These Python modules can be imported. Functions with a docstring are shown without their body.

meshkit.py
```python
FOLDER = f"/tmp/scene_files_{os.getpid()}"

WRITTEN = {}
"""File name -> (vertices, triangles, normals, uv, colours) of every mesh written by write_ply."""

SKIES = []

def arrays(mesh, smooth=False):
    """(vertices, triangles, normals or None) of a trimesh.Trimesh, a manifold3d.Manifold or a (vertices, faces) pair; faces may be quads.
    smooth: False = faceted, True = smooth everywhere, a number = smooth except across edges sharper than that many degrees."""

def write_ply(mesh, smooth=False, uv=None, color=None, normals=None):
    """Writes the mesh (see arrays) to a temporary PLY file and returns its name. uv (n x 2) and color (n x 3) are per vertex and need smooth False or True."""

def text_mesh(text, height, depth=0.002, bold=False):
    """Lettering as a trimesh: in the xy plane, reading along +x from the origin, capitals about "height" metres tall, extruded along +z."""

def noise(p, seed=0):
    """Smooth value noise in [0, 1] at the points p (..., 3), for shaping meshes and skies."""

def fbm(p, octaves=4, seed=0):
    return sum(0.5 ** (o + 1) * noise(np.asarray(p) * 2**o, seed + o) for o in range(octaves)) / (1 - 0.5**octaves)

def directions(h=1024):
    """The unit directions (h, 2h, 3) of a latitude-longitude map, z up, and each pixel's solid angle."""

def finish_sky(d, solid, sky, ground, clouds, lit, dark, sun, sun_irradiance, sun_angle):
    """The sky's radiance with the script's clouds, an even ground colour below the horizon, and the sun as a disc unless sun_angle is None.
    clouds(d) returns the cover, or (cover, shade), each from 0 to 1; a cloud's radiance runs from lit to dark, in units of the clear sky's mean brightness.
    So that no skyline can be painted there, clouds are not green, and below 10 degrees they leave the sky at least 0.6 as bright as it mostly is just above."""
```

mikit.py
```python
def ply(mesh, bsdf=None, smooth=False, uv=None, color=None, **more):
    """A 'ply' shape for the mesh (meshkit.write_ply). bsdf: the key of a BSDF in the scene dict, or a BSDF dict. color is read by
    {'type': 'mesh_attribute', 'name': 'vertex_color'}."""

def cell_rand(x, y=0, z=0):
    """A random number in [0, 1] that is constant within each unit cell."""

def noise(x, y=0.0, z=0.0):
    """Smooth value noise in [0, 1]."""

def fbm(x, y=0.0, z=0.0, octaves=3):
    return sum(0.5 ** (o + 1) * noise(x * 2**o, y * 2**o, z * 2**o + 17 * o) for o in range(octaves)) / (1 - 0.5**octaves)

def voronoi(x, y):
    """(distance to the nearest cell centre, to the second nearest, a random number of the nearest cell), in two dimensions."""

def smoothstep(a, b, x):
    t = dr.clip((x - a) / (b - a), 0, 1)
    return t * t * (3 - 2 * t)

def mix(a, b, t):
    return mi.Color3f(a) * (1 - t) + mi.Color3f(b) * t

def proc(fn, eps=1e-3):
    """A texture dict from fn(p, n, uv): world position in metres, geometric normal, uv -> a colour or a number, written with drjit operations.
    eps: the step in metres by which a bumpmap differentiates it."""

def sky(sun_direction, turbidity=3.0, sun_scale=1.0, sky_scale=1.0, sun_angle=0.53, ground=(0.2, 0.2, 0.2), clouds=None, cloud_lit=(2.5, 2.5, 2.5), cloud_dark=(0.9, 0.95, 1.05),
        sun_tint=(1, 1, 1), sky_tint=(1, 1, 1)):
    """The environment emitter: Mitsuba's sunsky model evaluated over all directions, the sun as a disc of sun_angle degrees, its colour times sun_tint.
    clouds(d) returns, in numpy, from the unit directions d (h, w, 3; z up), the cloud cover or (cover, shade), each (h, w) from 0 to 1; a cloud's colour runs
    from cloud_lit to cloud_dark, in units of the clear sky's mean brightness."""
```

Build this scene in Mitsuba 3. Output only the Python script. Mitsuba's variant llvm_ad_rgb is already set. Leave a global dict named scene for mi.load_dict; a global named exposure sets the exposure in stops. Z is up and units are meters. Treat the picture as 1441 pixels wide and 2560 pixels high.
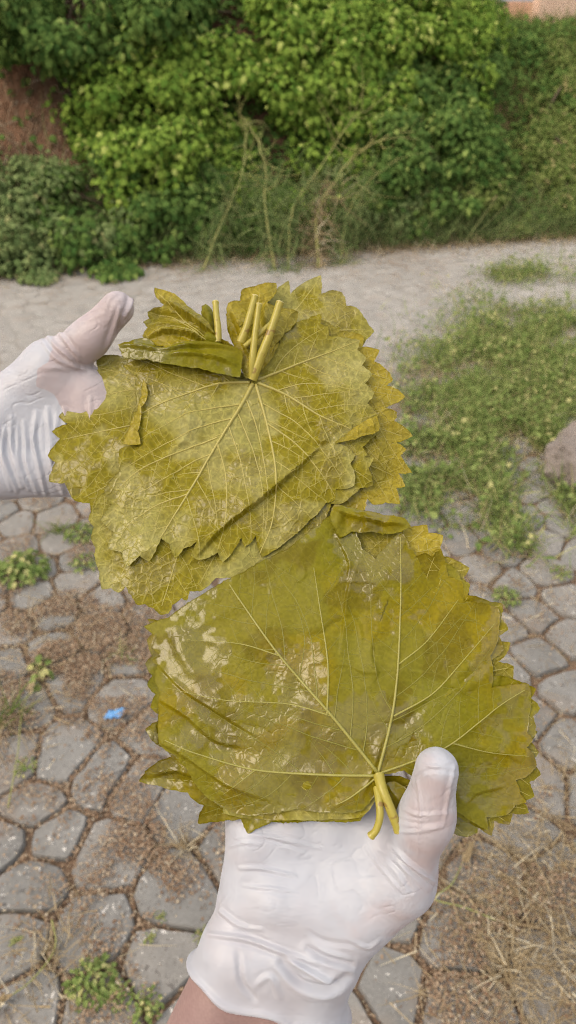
import math, random
import numpy as np, trimesh, mitsuba as mi, drjit as dr
import mikit, meshkit
from mikit import noise, fbm, voronoi, smoothstep, mix, cell_rand, proc
from scipy.spatial import cKDTree, Delaunay, Voronoi
from scipy.ndimage import gaussian_filter
import shapely
from shapely.geometry import Polygon, Point, LineString, MultiPolygon
from shapely import affinity

scene, labels = {}, {}
T = mi.ScalarTransform4f

# ------------------------------------------------------------------ camera, sky, exposure
EYE, PITCH, FPX = np.array([0.0, 0.0, 1.5]), math.radians(35.0), 1828.0      # FPX: focal length in units of the 1441 x 2560 picture
R_ = np.array([1.0, 0, 0]); F_ = np.array([0, math.cos(PITCH), -math.sin(PITCH)]); U_ = np.array([0, math.sin(PITCH), math.cos(PITCH)])
scene['camera'] = {'type': 'thinlens', 'fov': 2 * math.degrees(math.atan(1280 / FPX)), 'fov_axis': 'y', 'aperture_radius': 0.00115, 'focus_distance': 0.385,
                   'near_clip': 0.02, 'far_clip': 200.0,
                   'to_world': T().look_at(origin=EYE.tolist(), target=(EYE + F_).tolist(), up=[0, 0, 1])}


def overcast(d):
    # an even overcast, three times as bright overhead as at the horizon, as overcast skies are
    return np.ones(d.shape[:2]), 1 - np.clip(d[..., 2], 0, 1)


scene['sky'] = mikit.sky([-0.60, -0.40, 0.69], turbidity=3, sun_scale=0.30, sun_angle=40, clouds=overcast, cloud_lit=(2.5, 2.5, 2.5), cloud_dark=(0.82, 0.83, 0.85), sun_tint=(0.96, 0.98, 1.02))
exposure = 2.75


def ray(px, py):
    return F_ + ((px - 720.5) / FPX) * R_ - ((py - 1280) / FPX) * U_


def ground_at(px, py, z=0.0):
    r = ray(px, py)
    return EYE + r * ((z - EYE[2]) / r[2])


def cam_pt(px, py, d):
    return EYE + ray(px, py) * d


# ------------------------------------------------------------------ helpers
used = {}


def numbered(name):
    n = used.get(name, -1) + 1
    used[name] = n
    return name if n == 0 else f'{name}_{n:03d}'


def obj(name, mesh, bsdf, parent=None, smooth=False, uv=None, label=None, cat=None, group=None, kind=None):
    key = numbered((parent + '__' if parent else '') + name)
    scene[key] = mikit.ply(mesh, bsdf, smooth=smooth, uv=uv)
    d = {}
    for k, v in (('label', label), ('category', cat), ('group', group), ('kind', kind)):
        if v: d[k] = v
    if d: labels[key] = d
    return key


def thing(name, label, cat, group=None, kind=None):
    key = numbered(name)
    labels[key] = {'label': label, 'category': cat}
    if group: labels[key]['group'] = group
    if kind: labels[key]['kind'] = kind
    return key


def tube(pts, radii, sides=6, caps=True):
    p = np.asarray(pts, float)
    rad = np.broadcast_to(np.asarray(radii, float), (len(p),))
    t = np.gradient(p, axis=0); t /= np.linalg.norm(t, axis=1, keepdims=True) + 1e-12
    ref = np.array([0.31, 0.2, 0.93]) if abs(t[len(t) // 2, 2]) < 0.9 else np.array([0.95, 0.3, 0.1])
    a = np.cross(t, ref); a /= np.linalg.norm(a, axis=1, keepdims=True) + 1e-12
    b = np.cross(t, a)
    ang = np.arange(sides) * 2 * np.pi / sides
    v = (p[:, None] + rad[:, None, None] * (np.cos(ang)[None, :, None] * a[:, None] + np.sin(ang)[None, :, None] * b[:, None])).reshape(-1, 3)
    i, j = np.meshgrid(np.arange(len(p) - 1), np.arange(sides), indexing='ij')
    q = np.stack([i * sides + j, i * sides + (j + 1) % sides, (i + 1) * sides + (j + 1) % sides, (i + 1) * sides + j], -1).reshape(-1, 4)
    f = [q[:, [0, 1, 2]], q[:, [0, 2, 3]]]
    if caps:
        n = len(v); v = np.vstack([v, p[:1], p[-1:]]); k = np.arange(sides); e = (len(p) - 1) * sides
        f.append(np.stack([(k + 1) % sides, k, k * 0 + n], 1)); f.append(np.stack([e + k, e + (k + 1) % sides, k * 0 + n + 1], 1))
    return v, np.vstack(f)


def join(parts):
    vs, fs, at = [], [], 0
    for v, f in parts:
        vs.append(v); fs.append(np.asarray(f) + at); at += len(v)
    return np.vstack(vs), np.vstack(fs)


def curve(pts, n):
    """Catmull-Rom through the points, n samples."""
    p = np.asarray(pts, float)
    if len(p) == 2:
        return p[0] + (p[1] - p[0]) * np.linspace(0, 1, n)[:, None]
    e = np.vstack([2 * p[0] - p[1], p, 2 * p[-1] - p[-2]])
    s = np.linspace(0, len(p) - 1 - 1e-9, n); i = s.astype(int); t = (s - i)[:, None]
    a, b, c, d = e[i], e[i + 1], e[i + 2], e[i + 3]
    return 0.5 * (2 * b + (c - a) * t + (2 * a - 5 * b + 4 * c - d) * t ** 2 + (3 * b - 3 * c + d - a) * t ** 3)


def n2(uv, scale, seed=0, octaves=3):
    p = np.column_stack([uv[:, 0] * scale, uv[:, 1] * scale, np.full(len(uv), 0.37 + seed)])
    return meshkit.fbm(p, octaves, seed) - 0.5


# ------------------------------------------------------------------ materials
def principled(color, rough=0.5, spec=0.5, **more):
    return {'type': 'principled', 'base_color': color if isinstance(color, dict) else {'type': 'rgb', 'value': list(color)}, 'roughness': rough, 'specular': spec, **more}


def two(b): return {'type': 'twosided', 'bsdf': b}


def bumped(fn, b, scale=1.0, eps=3e-4): return {'type': 'bumpmap', 'arbitrary': proc(fn, eps), 'scale': scale, 'bsdf': b}


def net(uv, k):
    wx = uv.x + 0.0016 * (noise(uv.x * 300, uv.y * 300) - 0.5)
    wy = uv.y + 0.0016 * (noise(uv.x * 300 + 9, uv.y * 300, 4) - 0.5)
    a, b, _ = voronoi(wx * k, wy * k)
    return b - a


def under_color(p, n, uv):
    big = fbm(uv.x * 28, uv.y * 28, 3.0)
    fine = noise(uv.x * 900, uv.y * 900)
    e = net(uv, 170)
    c = mix([0.265, 0.242, 0.064], [0.195, 0.162, 0.006], smoothstep(0.36, 0.62, big))
    c = mix(c, [0.34, 0.312, 0.12], 0.6 * smoothstep(0.5, 0.75, fbm(uv.x * 60 + 5, uv.y * 60, 7.0)))
    c = c * (0.80 + 0.35 * fine)
    return mix(c * (0.84 + 0.16 * smoothstep(0.5, 0.1, e)), [0.38, 0.34, 0.11], 0.30 * smoothstep(0.10, 0.02, e))


def under_rough(p, n, uv):
    return 0.46 - 0.26 * smoothstep(0.50, 0.62, fbm(uv.x * 45 + 2, uv.y * 45 + 8, 1.0))


def under_bump(p, n, uv):
    return 0.00032 * smoothstep(0.2, 0.0, net(uv, 170)) + 0.00022 * noise(uv.x * 700, uv.y * 700, 2) + 0.0006 * noise(uv.x * 210, uv.y * 210, 5)


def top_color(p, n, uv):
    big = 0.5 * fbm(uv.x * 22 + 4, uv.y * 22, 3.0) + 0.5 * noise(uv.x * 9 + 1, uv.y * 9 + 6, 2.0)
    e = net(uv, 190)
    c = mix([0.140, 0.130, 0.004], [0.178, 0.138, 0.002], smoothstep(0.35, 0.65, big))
    c = mix(c, [0.148, 0.140, 0.014], 0.6 * smoothstep(0.46, 0.6, fbm(uv.x * 33 + 7, uv.y * 33 + 2, 11.0)))  # pale patches: leaf tone with the sky sheen put into the colour
    c = mix(c, [0.10, 0.078, 0.002], 0.6 * smoothstep(0.56, 0.66, fbm(uv.x * 40 + 17, uv.y * 40 + 3, 6.0, 4)))  # deep olive patches: wet leaf tone, painted as parts without sheen
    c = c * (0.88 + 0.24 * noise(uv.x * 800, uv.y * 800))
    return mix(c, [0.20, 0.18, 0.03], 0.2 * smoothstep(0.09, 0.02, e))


def top_rough(p, n, uv):
    return 0.40 - 0.27 * smoothstep(0.44, 0.56, fbm(uv.x * 38 + 2, uv.y * 38 + 8, 1.0, 4))


def top_bump(p, n, uv):
    w = smoothstep(0.40, 0.60, fbm(uv.x * 38 + 2, uv.y * 38 + 8, 1.0, 4))
    return (1.25 - w) * (0.00022 * noise(uv.x * 620, uv.y * 620, 2) - 0.00012 * smoothstep(0.15, 0.0, net(uv, 190))) + 0.00016 * noise(uv.x * 170, uv.y * 170, 5)


def yellow_color(p, n, uv):
    big = fbm(uv.x * 40, uv.y * 40, 3.0)
    c = mix([0.24, 0.185, 0.006], [0.165, 0.135, 0.005], smoothstep(0.35, 0.65, big))
    c = c * (0.86 + 0.28 * noise(uv.x * 800, uv.y * 800))
    return mix(c, [0.36, 0.30, 0.05], 0.35 * smoothstep(0.12, 0.02, net(uv, 190)))


def wet_under(p, n, uv):
    return 0.85 * smoothstep(0.55, 0.64, fbm(uv.x * 45 + 2, uv.y * 45 + 8, 1.0, 4))


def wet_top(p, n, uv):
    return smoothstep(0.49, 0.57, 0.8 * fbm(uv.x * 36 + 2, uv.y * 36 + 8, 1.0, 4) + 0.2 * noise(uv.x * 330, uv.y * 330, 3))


def blend(weight, dry, wet): return {'type': 'blendbsdf', 'weight': proc(weight), 'dry': dry, 'wet': wet}


scene['leaf_underside'] = bumped(under_bump, two(blend(wet_under, principled(proc(under_color), 0.5, 0.12), principled(proc(lambda p, n, uv: under_color(p, n, uv) * mi.Color3f(0.88, 0.84, 0.55)), 0.24, 0.5))))
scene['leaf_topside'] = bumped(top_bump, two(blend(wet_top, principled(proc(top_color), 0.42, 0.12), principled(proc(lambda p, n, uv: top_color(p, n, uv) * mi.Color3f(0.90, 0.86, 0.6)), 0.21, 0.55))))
scene['leaf_yellow'] = bumped(under_bump, two(principled(proc(yellow_color), proc(under_rough), 0.3)))
scene['vein_pale'] = two(principled((0.345, 0.295, 0.075), 0.4))
scene['vein_top'] = two(principled((0.27, 0.245, 0.055), 0.35))
scene['vein_fine'] = two(principled((0.175, 0.16, 0.02), 0.35))
scene['stalk'] = two(principled(proc(lambda p, n, uv: mix(mix([0.39, 0.325, 0.06], [0.29, 0.245, 0.035], fbm(p.x * 420, p.y * 420, p.z * 130)), [0.20, 0.115, 0.03], 0.85 * smoothstep(0.62, 0.75, fbm(p.x * 260 + 4, p.y * 260, p.z * 260)))), 0.32))
scene['stalk_cut'] = two(principled((0.52, 0.44, 0.20), 0.6))


def glove_color(p, n, uv):
    # uv.x: how closely the film clings to the skin (0 to 1)
    w = smoothstep(0.42, 0.58, uv.x + 0.25 * (fbm(p.x * 90, p.y * 90, p.z * 90) - 0.5))
    c = mix([0.392, 0.402, 0.452], [0.385, 0.322, 0.335], w)
    c = mix(c, [0.40, 0.383, 0.415], 0.6 * smoothstep(0.45, 0.7, fbm(p.x * 38, p.y * 38, p.z * 38, 4)))
    return c * (0.95 + 0.08 * noise(p.x * 140, p.y * 140, p.z * 140))


def glove_bump(p, n, uv):
    a = noise(p.x * 95 + p.z * 40, p.y * 60, p.z * 150 - p.x * 60) - 0.5
    b = noise(p.x * 60 - p.z * 70 + 7, p.y * 90, p.z * 210 + p.x * 40) - 0.5
    fold = dr.exp(-dr.square(a * 30)) * smoothstep(0.45, 0.65, noise(p.x * 45 + 3, p.y * 45, p.z * 45)) + 0.6 * dr.exp(-dr.square(b * 34)) * smoothstep(0.5, 0.7, noise(p.x * 50 + 13, p.y * 50, p.z * 50))
    return 0.00026 * fold + 0.0002 * fbm(p.x * 110, p.y * 110, p.z * 60) + 0.00010 * noise(p.x * 700, p.y * 700, p.z * 700)


scene['glove_film'] = bumped(glove_bump, two(principled(proc(glove_color), proc(lambda p, n, uv: 0.47 - 0.22 * smoothstep(0.60, 0.70, fbm(p.x * 75, p.y * 75, p.z * 75))), 0.5)))
scene['skin'] = two(principled(proc(lambda p, n, uv: mix([0.30, 0.20, 0.185], [0.24, 0.15, 0.145], fbm(p.x * 60, p.y * 60, p.z * 60)) * (0.92 + 0.16 * noise(p.x * 900, p.y * 900, p.z * 900))), 0.5))


def stone_color(base):
    def fn(p, n, uv):
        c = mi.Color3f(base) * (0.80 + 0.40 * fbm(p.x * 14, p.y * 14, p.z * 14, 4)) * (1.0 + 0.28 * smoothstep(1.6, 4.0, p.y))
        g = noise(p.x * 420, p.y * 420, p.z * 420)
        c = c * (0.78 + 0.44 * g)
        c = mix(c, [0.60, 0.57, 0.54], 0.8 * smoothstep(0.83, 0.90, noise(p.x * 190, p.y * 190, p.z * 190 + 3)))
        c = mix(c, [0.09, 0.08, 0.075], 0.7 * smoothstep(0.80, 0.88, noise(p.x * 150 + 40, p.y * 150, p.z * 150 + 9)))
        return mix(c, [0.26, 0.19, 0.14], 0.22 * smoothstep(0.55, 0.75, fbm(p.x * 11 + 30, p.y * 11, p.z * 20 + 3)))
    return fn


def stone_bump(p, n, uv):
    return 0.003 * fbm(p.x * 60, p.y * 60, p.z * 60) + 0.0012 * noise(p.x * 300, p.y * 300, p.z * 300)


STONES = ['cobble_grey', 'cobble_warm', 'cobble_dark']
for key, base in zip(STONES, ([0.208, 0.201, 0.193], [0.220, 0.208, 0.196], [0.186, 0.180, 0.173])):
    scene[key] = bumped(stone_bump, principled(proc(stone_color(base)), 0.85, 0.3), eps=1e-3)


def soil_color(p, n, uv):
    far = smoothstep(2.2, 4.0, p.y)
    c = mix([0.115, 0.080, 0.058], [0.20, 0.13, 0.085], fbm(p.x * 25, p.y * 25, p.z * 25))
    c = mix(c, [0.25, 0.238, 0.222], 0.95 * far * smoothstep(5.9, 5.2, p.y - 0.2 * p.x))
    return c * (0.7 + 0.6 * noise(p.x * 240, p.y * 240, p.z * 240))


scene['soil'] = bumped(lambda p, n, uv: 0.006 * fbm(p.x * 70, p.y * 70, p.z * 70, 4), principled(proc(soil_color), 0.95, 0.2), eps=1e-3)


def bank_color(p, n, uv):
    c = mix([0.19, 0.095, 0.060], [0.32, 0.19, 0.12], fbm(p.x * 6, p.y * 6, p.z * 6, 4))
    return c * (0.6 + 0.7 * fbm(p.x * 50, p.y * 50, p.z * 14))


scene['bank_soil'] = bumped(lambda p, n, uv: 0.04 * fbm(p.x * 9, p.y * 9, p.z * 6, 4), principled(proc(bank_color), 0.95, 0.2), eps=3e-3)


def foliage(key, a, b, c, rough=0.42, trans=0.5):
    """a to b: by the leaf's own random number (uv.x); c: the pale ones."""
    def fn(p, n, uv):
        k = mix(a, b, uv.x)
        return mix(k, c, smoothstep(0.82, 0.9, uv.y))
    scene[key] = {'type': 'principledthin', 'base_color': proc(fn), 'roughness': rough, 'diff_trans': trans, 'spec_trans': 0.0, 'eta': 1.4}


foliage('leaves_bright', [0.085, 0.17, 0.028], [0.27, 0.38, 0.070], [0.46, 0.53, 0.15])
foliage('leaves_deep', [0.055, 0.115, 0.030], [0.15, 0.23, 0.06], [0.27, 0.35, 0.10])
foliage('leaves_grey', [0.12, 0.18, 0.065], [0.24, 0.30, 0.12], [0.30, 0.31, 0.14])
foliage('leaves_olive', [0.10, 0.15, 0.036], [0.22, 0.26, 0.085], [0.30, 0.27, 0.12])
foliage('weed_leaves', [0.14, 0.21, 0.06], [0.31, 0.37, 0.13], [0.50, 0.48, 0.22])
foliage('litter', [0.19, 0.115, 0.075], [0.38, 0.285, 0.20], [0.44, 0.37, 0.28], 0.8, 0.2)
foliage('straw', [0.22, 0.16, 0.09], [0.43, 0.34, 0.21], [0.60, 0.53, 0.39], 0.7, 0.2)
scene['twig'] = principled((0.10, 0.075, 0.05), 0.9, 0.2)
scene['dry_stem'] = principled(proc(lambda p, n, uv: mix([0.24, 0.28, 0.10], [0.31, 0.27, 0.10], fbm(p.x * 6, p.y * 6, p.z * 6))), 0.8, 0.3)
scene['plaster'] = bumped(lambda p, n, uv: 0.004 * fbm(p.x * 8, p.y * 8, p.z * 8, 4), principled(proc(lambda p, n, uv: mix([0.66, 0.50, 0.40], [0.58, 0.43, 0.34], fbm(p.x * 1.5, p.y * 1.5, p.z * 1.5, 4))), 0.9, 0.2), eps=3e-3)
scene['rock_surface'] = bumped(lambda p, n, uv: 0.006 * fbm(p.x * 40, p.y * 40, p.z * 40, 4), principled(proc(lambda p, n, uv: mix([0.26, 0.215, 0.19], [0.15, 0.13, 0.12], fbm(p.x * 14, p.y * 14, p.z * 14, 4))), 0.85, 0.3), eps=1e-3)
scene['blue_plastic'] = two(principled((0.12, 0.30, 0.58), 0.4))

# ------------------------------------------------------------------ terrain: ground, bank, road
rng = np.random.default_rng(7)
EDGE0, EDGE1 = ground_at(0, 690)[:2], ground_at(1441, 600)[:2]


def edge_y(x):
    """The road's far edge."""
    t = (np.asarray(x) - EDGE0[0]) / (EDGE1[0] - EDGE0[0])
    return EDGE0[1] + t * (EDGE1[1] - EDGE0[1])


def bank_height(x, y):
    x, y = np.asarray(x, float), np.asarray(y, float)
    s = np.maximum(y - edge_y(x) - 0.25, 0)                       # distance behind the verge
    steep = np.clip((1.9 - x) / 1.2, 0, 1)
    high = np.minimum(s * 1.5, 2.2 + 0.12 * np.minimum(s, 8))
    low = np.minimum(s * 0.62, 1.18 + 0.02 * np.minimum(s, 8))
    h = steep * high + (1 - steep) * low
    p = np.stack([x * 1.4, y * 1.4, 0 * x], -1)
    return h * (0.86 + 0.28 * meshkit.fbm(p, 3, 5))


xs = np.concatenate([np.linspace(-60, -5, 12), np.linspace(-4.5, 5.5, 90), np.linspace(6, 60, 12)])
ys = np.concatenate([np.linspace(0, 1.8, 60) ** 2 * 1.0 + 4.6, np.linspace(8.2, 90, 20)])
X, Y = np.meshgrid(xs, ys, indexing='ij')
Z = bank_height(X, Y) - 0.016
i, j = np.meshgrid(np.arange(len(xs) - 1), np.arange(len(ys) - 1), indexing='ij')
q = np.stack([i * len(ys) + j, (i + 1) * len(ys) + j, (i + 1) * len(ys) + j + 1, i * len(ys) + j + 1], -1).reshape(-1, 4)
obj('bank', (np.stack([X, Y, Z], -1).reshape(-1, 3), q), 'bank_soil', smooth=True, kind='structure', label='reddish earth bank rising behind the road')
g = 120.0
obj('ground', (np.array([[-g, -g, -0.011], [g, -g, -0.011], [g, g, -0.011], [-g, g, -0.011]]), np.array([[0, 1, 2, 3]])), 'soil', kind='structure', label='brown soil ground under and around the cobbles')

seed_px = [(154, 1900), (246, 1942), (83, 2017), (129, 2096), (267, 2133), (75, 2204), (12, 2108), (233, 2329), (446, 2233), (20, 2370), (396, 2412), (250, 2525),
           (450, 2008), (29, 1912), (354, 1975), (969, 2461), (1129, 2341), (1147, 2528), (844, 2546), (1414, 2452), (1227, 2163), (1267, 2070), (600, 2140), (700, 2300), (650, 2450), (60, 2530)]
seeds = [ground_at(*p)[:2] for p in seed_px]
gx, ang = 0.138, math.radians(28)
cand = []
for a in range(-60, 60):
    for b in range(-60, 60):
        u, v = (a + 0.22 * (b % 2)) * gx * 1.05, b * gx * 0.95
        x, y = u * math.cos(ang) - v * math.sin(ang), u * math.sin(ang) + v * math.cos(ang) + 3
        x += rng.normal(0, 0.013); y += rng.normal(0, 0.013)
        if -3.6 < x < 3.9 and -0.2 < y < edge_y(x) + 0.5: cand.append((x, y))
kt = cKDTree(np.array(seeds))
cand = [c for c in cand if kt.query(c)[0] > 0.115]
pts = np.array(list(seeds) + cand)
vor = Voronoi(pts)
stones = []
for k, p in enumerate(pts):
    reg = vor.regions[vor.point_region[k]]
    if -1 in reg or not reg or p[1] > edge_y(p[0]) - 0.02 or p[1] < 0.0: continue
    poly = Polygon(vor.vertices[reg])
    if poly.area > 0.05: continue
    near = np.clip((3.3 - p[1]) / 1.6, 0, 1)
    gap = 0.0025 + near * (0.0005 + 0.0045 * rng.random())
    s = poly.buffer(-gap - 0.013).buffer(0.013)
    if s.is_empty or s.area < 0.003 or isinstance(s, MultiPolygon): continue
    stones.append((p, s, k < len(seeds)))
stones.sort(key=lambda t: t[0][1])


def in_view(p):
    d = np.append(p, 0.0) - EYE
    z = d @ F_
    return z > 0 and abs((d @ R_) / z * FPX) < 780 and abs((d @ U_) / z * FPX) < 1340


def stone_mesh(p, s, n):
    ring = np.array(s.exterior.coords)[:-1]
    L = s.exterior.length
    o = np.array([s.exterior.interpolate(L * t / n).coords[0] for t in range(n)])
    if np.sum(o[:, 0] * np.roll(o[:, 1], -1) - np.roll(o[:, 0], -1) * o[:, 1]) < 0: o = o[::-1]
    c = o.mean(0)
    o = o + rng.normal(0, 0.0016, o.shape)
    near = np.clip((3.3 - p[1]) / 1.6, 0, 1); top = (rng.uniform(0.001, 0.006)) * near - .0092 * (1 - near); tilt = rng.normal(0, 0.025, 2)
    rings = []
    for sc, z in ((1.0, -0.03), (1.0, top - 0.0006 - .0064 * near), (0.945, top), (0.55, top + 0.0015)):
        q = c + (o - c) * sc
        zz = z + ((q - c) @ tilt if z > -.02 else 0)
        rings.append(np.column_stack([q, zz + np.zeros(n) + (rng.normal(0, 0.0006, n) if z > -.02 else 0)]))
    v = np.vstack(rings + [[[c[0], c[1], top + 0.004]]])
    k = np.arange(n); f = []
    for r in range(3):
        f += [np.stack([r * n + k, r * n + (k + 1) % n, (r + 1) * n + (k + 1) % n], 1), np.stack([r * n + k, (r + 1) * n + (k + 1) % n, (r + 1) * n + k], 1)]
    f.append(np.stack([3 * n + k, 3 * n + (k + 1) % n, k * 0 + 4 * n], 1))
    return v, np.vstack(f)


labels['road'] = {'label': 'grey cobbled road crossing behind the hands with littered joints', 'kind': 'structure'}
rest, shown = [], 0
for p, s, traced in stones:
    if in_view(p) and shown < 300:
        shown += 1
        obj('cobblestone', stone_mesh(p, s, 14 if p[1] < 2.2 else 8), STONES[int(rng.integers(3))], 'road', smooth=50)
    else:
        rest.append(stone_mesh(p, s, 8))
obj('far_cobblestones', join(rest), 'cobble_warm', 'road', smooth=50, kind='stuff')


# ------------------------------------------------------------------ small leaves, blades, flakes: many at once
def frames(nrm, rng):
    nrm = nrm / (np.linalg.norm(nrm, axis=1, keepdims=True) + 1e-9)
    t = rng.normal(size=nrm.shape); t -= (t * nrm).sum(1, keepdims=True) * nrm
    t /= np.linalg.norm(t, axis=1, keepdims=True) + 1e-9
    return nrm, t, np.cross(nrm, t)


def leaf_cloud(pos, nrm, length, width, rng, fold=0.25, axis=None, simple=False):
    """One pointed leaf, folded along its midrib, at each position: 8 triangles each."""
    n, a, b = frames(nrm, rng)
    if axis is not None:
        a = axis - (axis * n).sum(1, keepdims=True) * n; a /= np.linalg.norm(a, axis=1, keepdims=True) + 1e-9; b = np.cross(n, a)
    L, W = np.broadcast_to(length, len(pos))[:, None], np.broadcast_to(width, len(pos))[:, None]
    prof = [(0, 0, 0), (0.45, 0, 0), (1, 0, -0.22), (0.18, 0.42, fold), (0.55, 0.40, fold), (0.82, 0.2, fold * 0.4), (0.18, -0.42, fold), (0.55, -0.40, fold), (0.82, -0.2, fold * 0.4)]
    if simple: prof = [(0, 0, 0), (.28, .45, fold), (.72, .34, fold * .6), (1, 0, -.2), (.72, -.34, fold * .6), (.28, -.45, fold)]
    v = np.stack([pos + a * L * (s - 0.3) + b * W * w + n * W * h for s, w, h in prof], 1)
    tri = np.array([[0, 3, 1], [3, 4, 1], [4, 5, 1], [5, 2, 1], [0, 1, 6], [6, 1, 7], [7, 1, 8], [8, 1, 2]])
    if simple: tri = np.array([[0, 1, 5], [1, 2, 5], [2, 4, 5], [2, 3, 4]])
    f = (tri[None] + len(prof) * np.arange(len(pos))[:, None, None]).reshape(-1, 3)
    uv = np.repeat(np.column_stack([rng.random(len(pos)), rng.random(len(pos))]), len(prof), 0)
    return v.reshape(-1, 3), f, uv


def blade_cloud(base, direction, length, width, rng, droop=0.5, seg=4):
    """Grass blades and straws: tapering bent ribbons."""
    m = len(base)
    d = direction / (np.linalg.norm(direction, axis=1, keepdims=True) + 1e-9)
    side = np.cross(d, rng.normal(size=d.shape)); side /= np.linalg.norm(side, axis=1, keepdims=True) + 1e-9
    L, W = np.broadcast_to(length, m)[:, None], np.broadcast_to(width, m)[:, None]
    bend = rng.normal(size=(m, 3)) * 0.35 * droop; bend[:, 2] -= droop * rng.random(m)
    vs = []
    for k in range(seg + 1):
        t = k / seg
        c = base + L * (d * t + bend * t * t)
        w = W * (1 - 0.85 * t ** 1.5) * 0.5
        vs += [c - side * w, c + side * w]
    v = np.stack(vs, 1)
    tri = np.vstack([[[2 * k, 2 * k + 1, 2 * k + 3], [2 * k, 2 * k + 3, 2 * k + 2]] for k in range(seg)])
    f = (tri[None] + (2 * seg + 2) * np.arange(m)[:, None, None]).reshape(-1, 3)
    uv = np.repeat(np.column_stack([rng.random(m), rng.random(m)]), 2 * seg + 2, 0)
    v = v.reshape(-1, 3)
    return v, f, uv


def flake_cloud(pos, size, rng, flat=0.5):
    nrm = np.column_stack([rng.normal(0, flat, len(pos)), rng.normal(0, flat, len(pos)), np.ones(len(pos))])
    n, a, b = frames(nrm, rng)
    L = np.broadcast_to(size, len(pos))[:, None]; W = L * rng.uniform(0.3, 0.8, (len(pos), 1)); cu = rng.uniform(0.05, 0.4, (len(pos), 1)) * L
    v = np.stack([pos - a * L * 0.5, pos - b * W * 0.5 + n * cu * 0.4, pos + b * W * 0.5 + n * cu, pos + a * L * 0.5 + n * cu * 0.3], 1)
    f = (np.array([[0, 1, 2], [1, 3, 2]])[None] + 4 * np.arange(len(pos))[:, None, None]).reshape(-1, 3)
    uv = np.repeat(np.column_stack([rng.random(len(pos)), rng.random(len(pos))]), 4, 0)
    return v.reshape(-1, 3), f, uv


def cat(parts):
    at, v, f, u = 0, [], [], []
    for a, b, c in parts:
        v.append(a); f.append(b + at); u.append(c); at += len(a)
    return np.vstack(v), np.vstack(f), np.vstack(u)


# ------------------------------------------------------------------ litter, straw, grass, weeds on the cobbles
union = shapely.union_all([s for _, s, _ in stones if True])
shapely.prepare(union)


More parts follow.
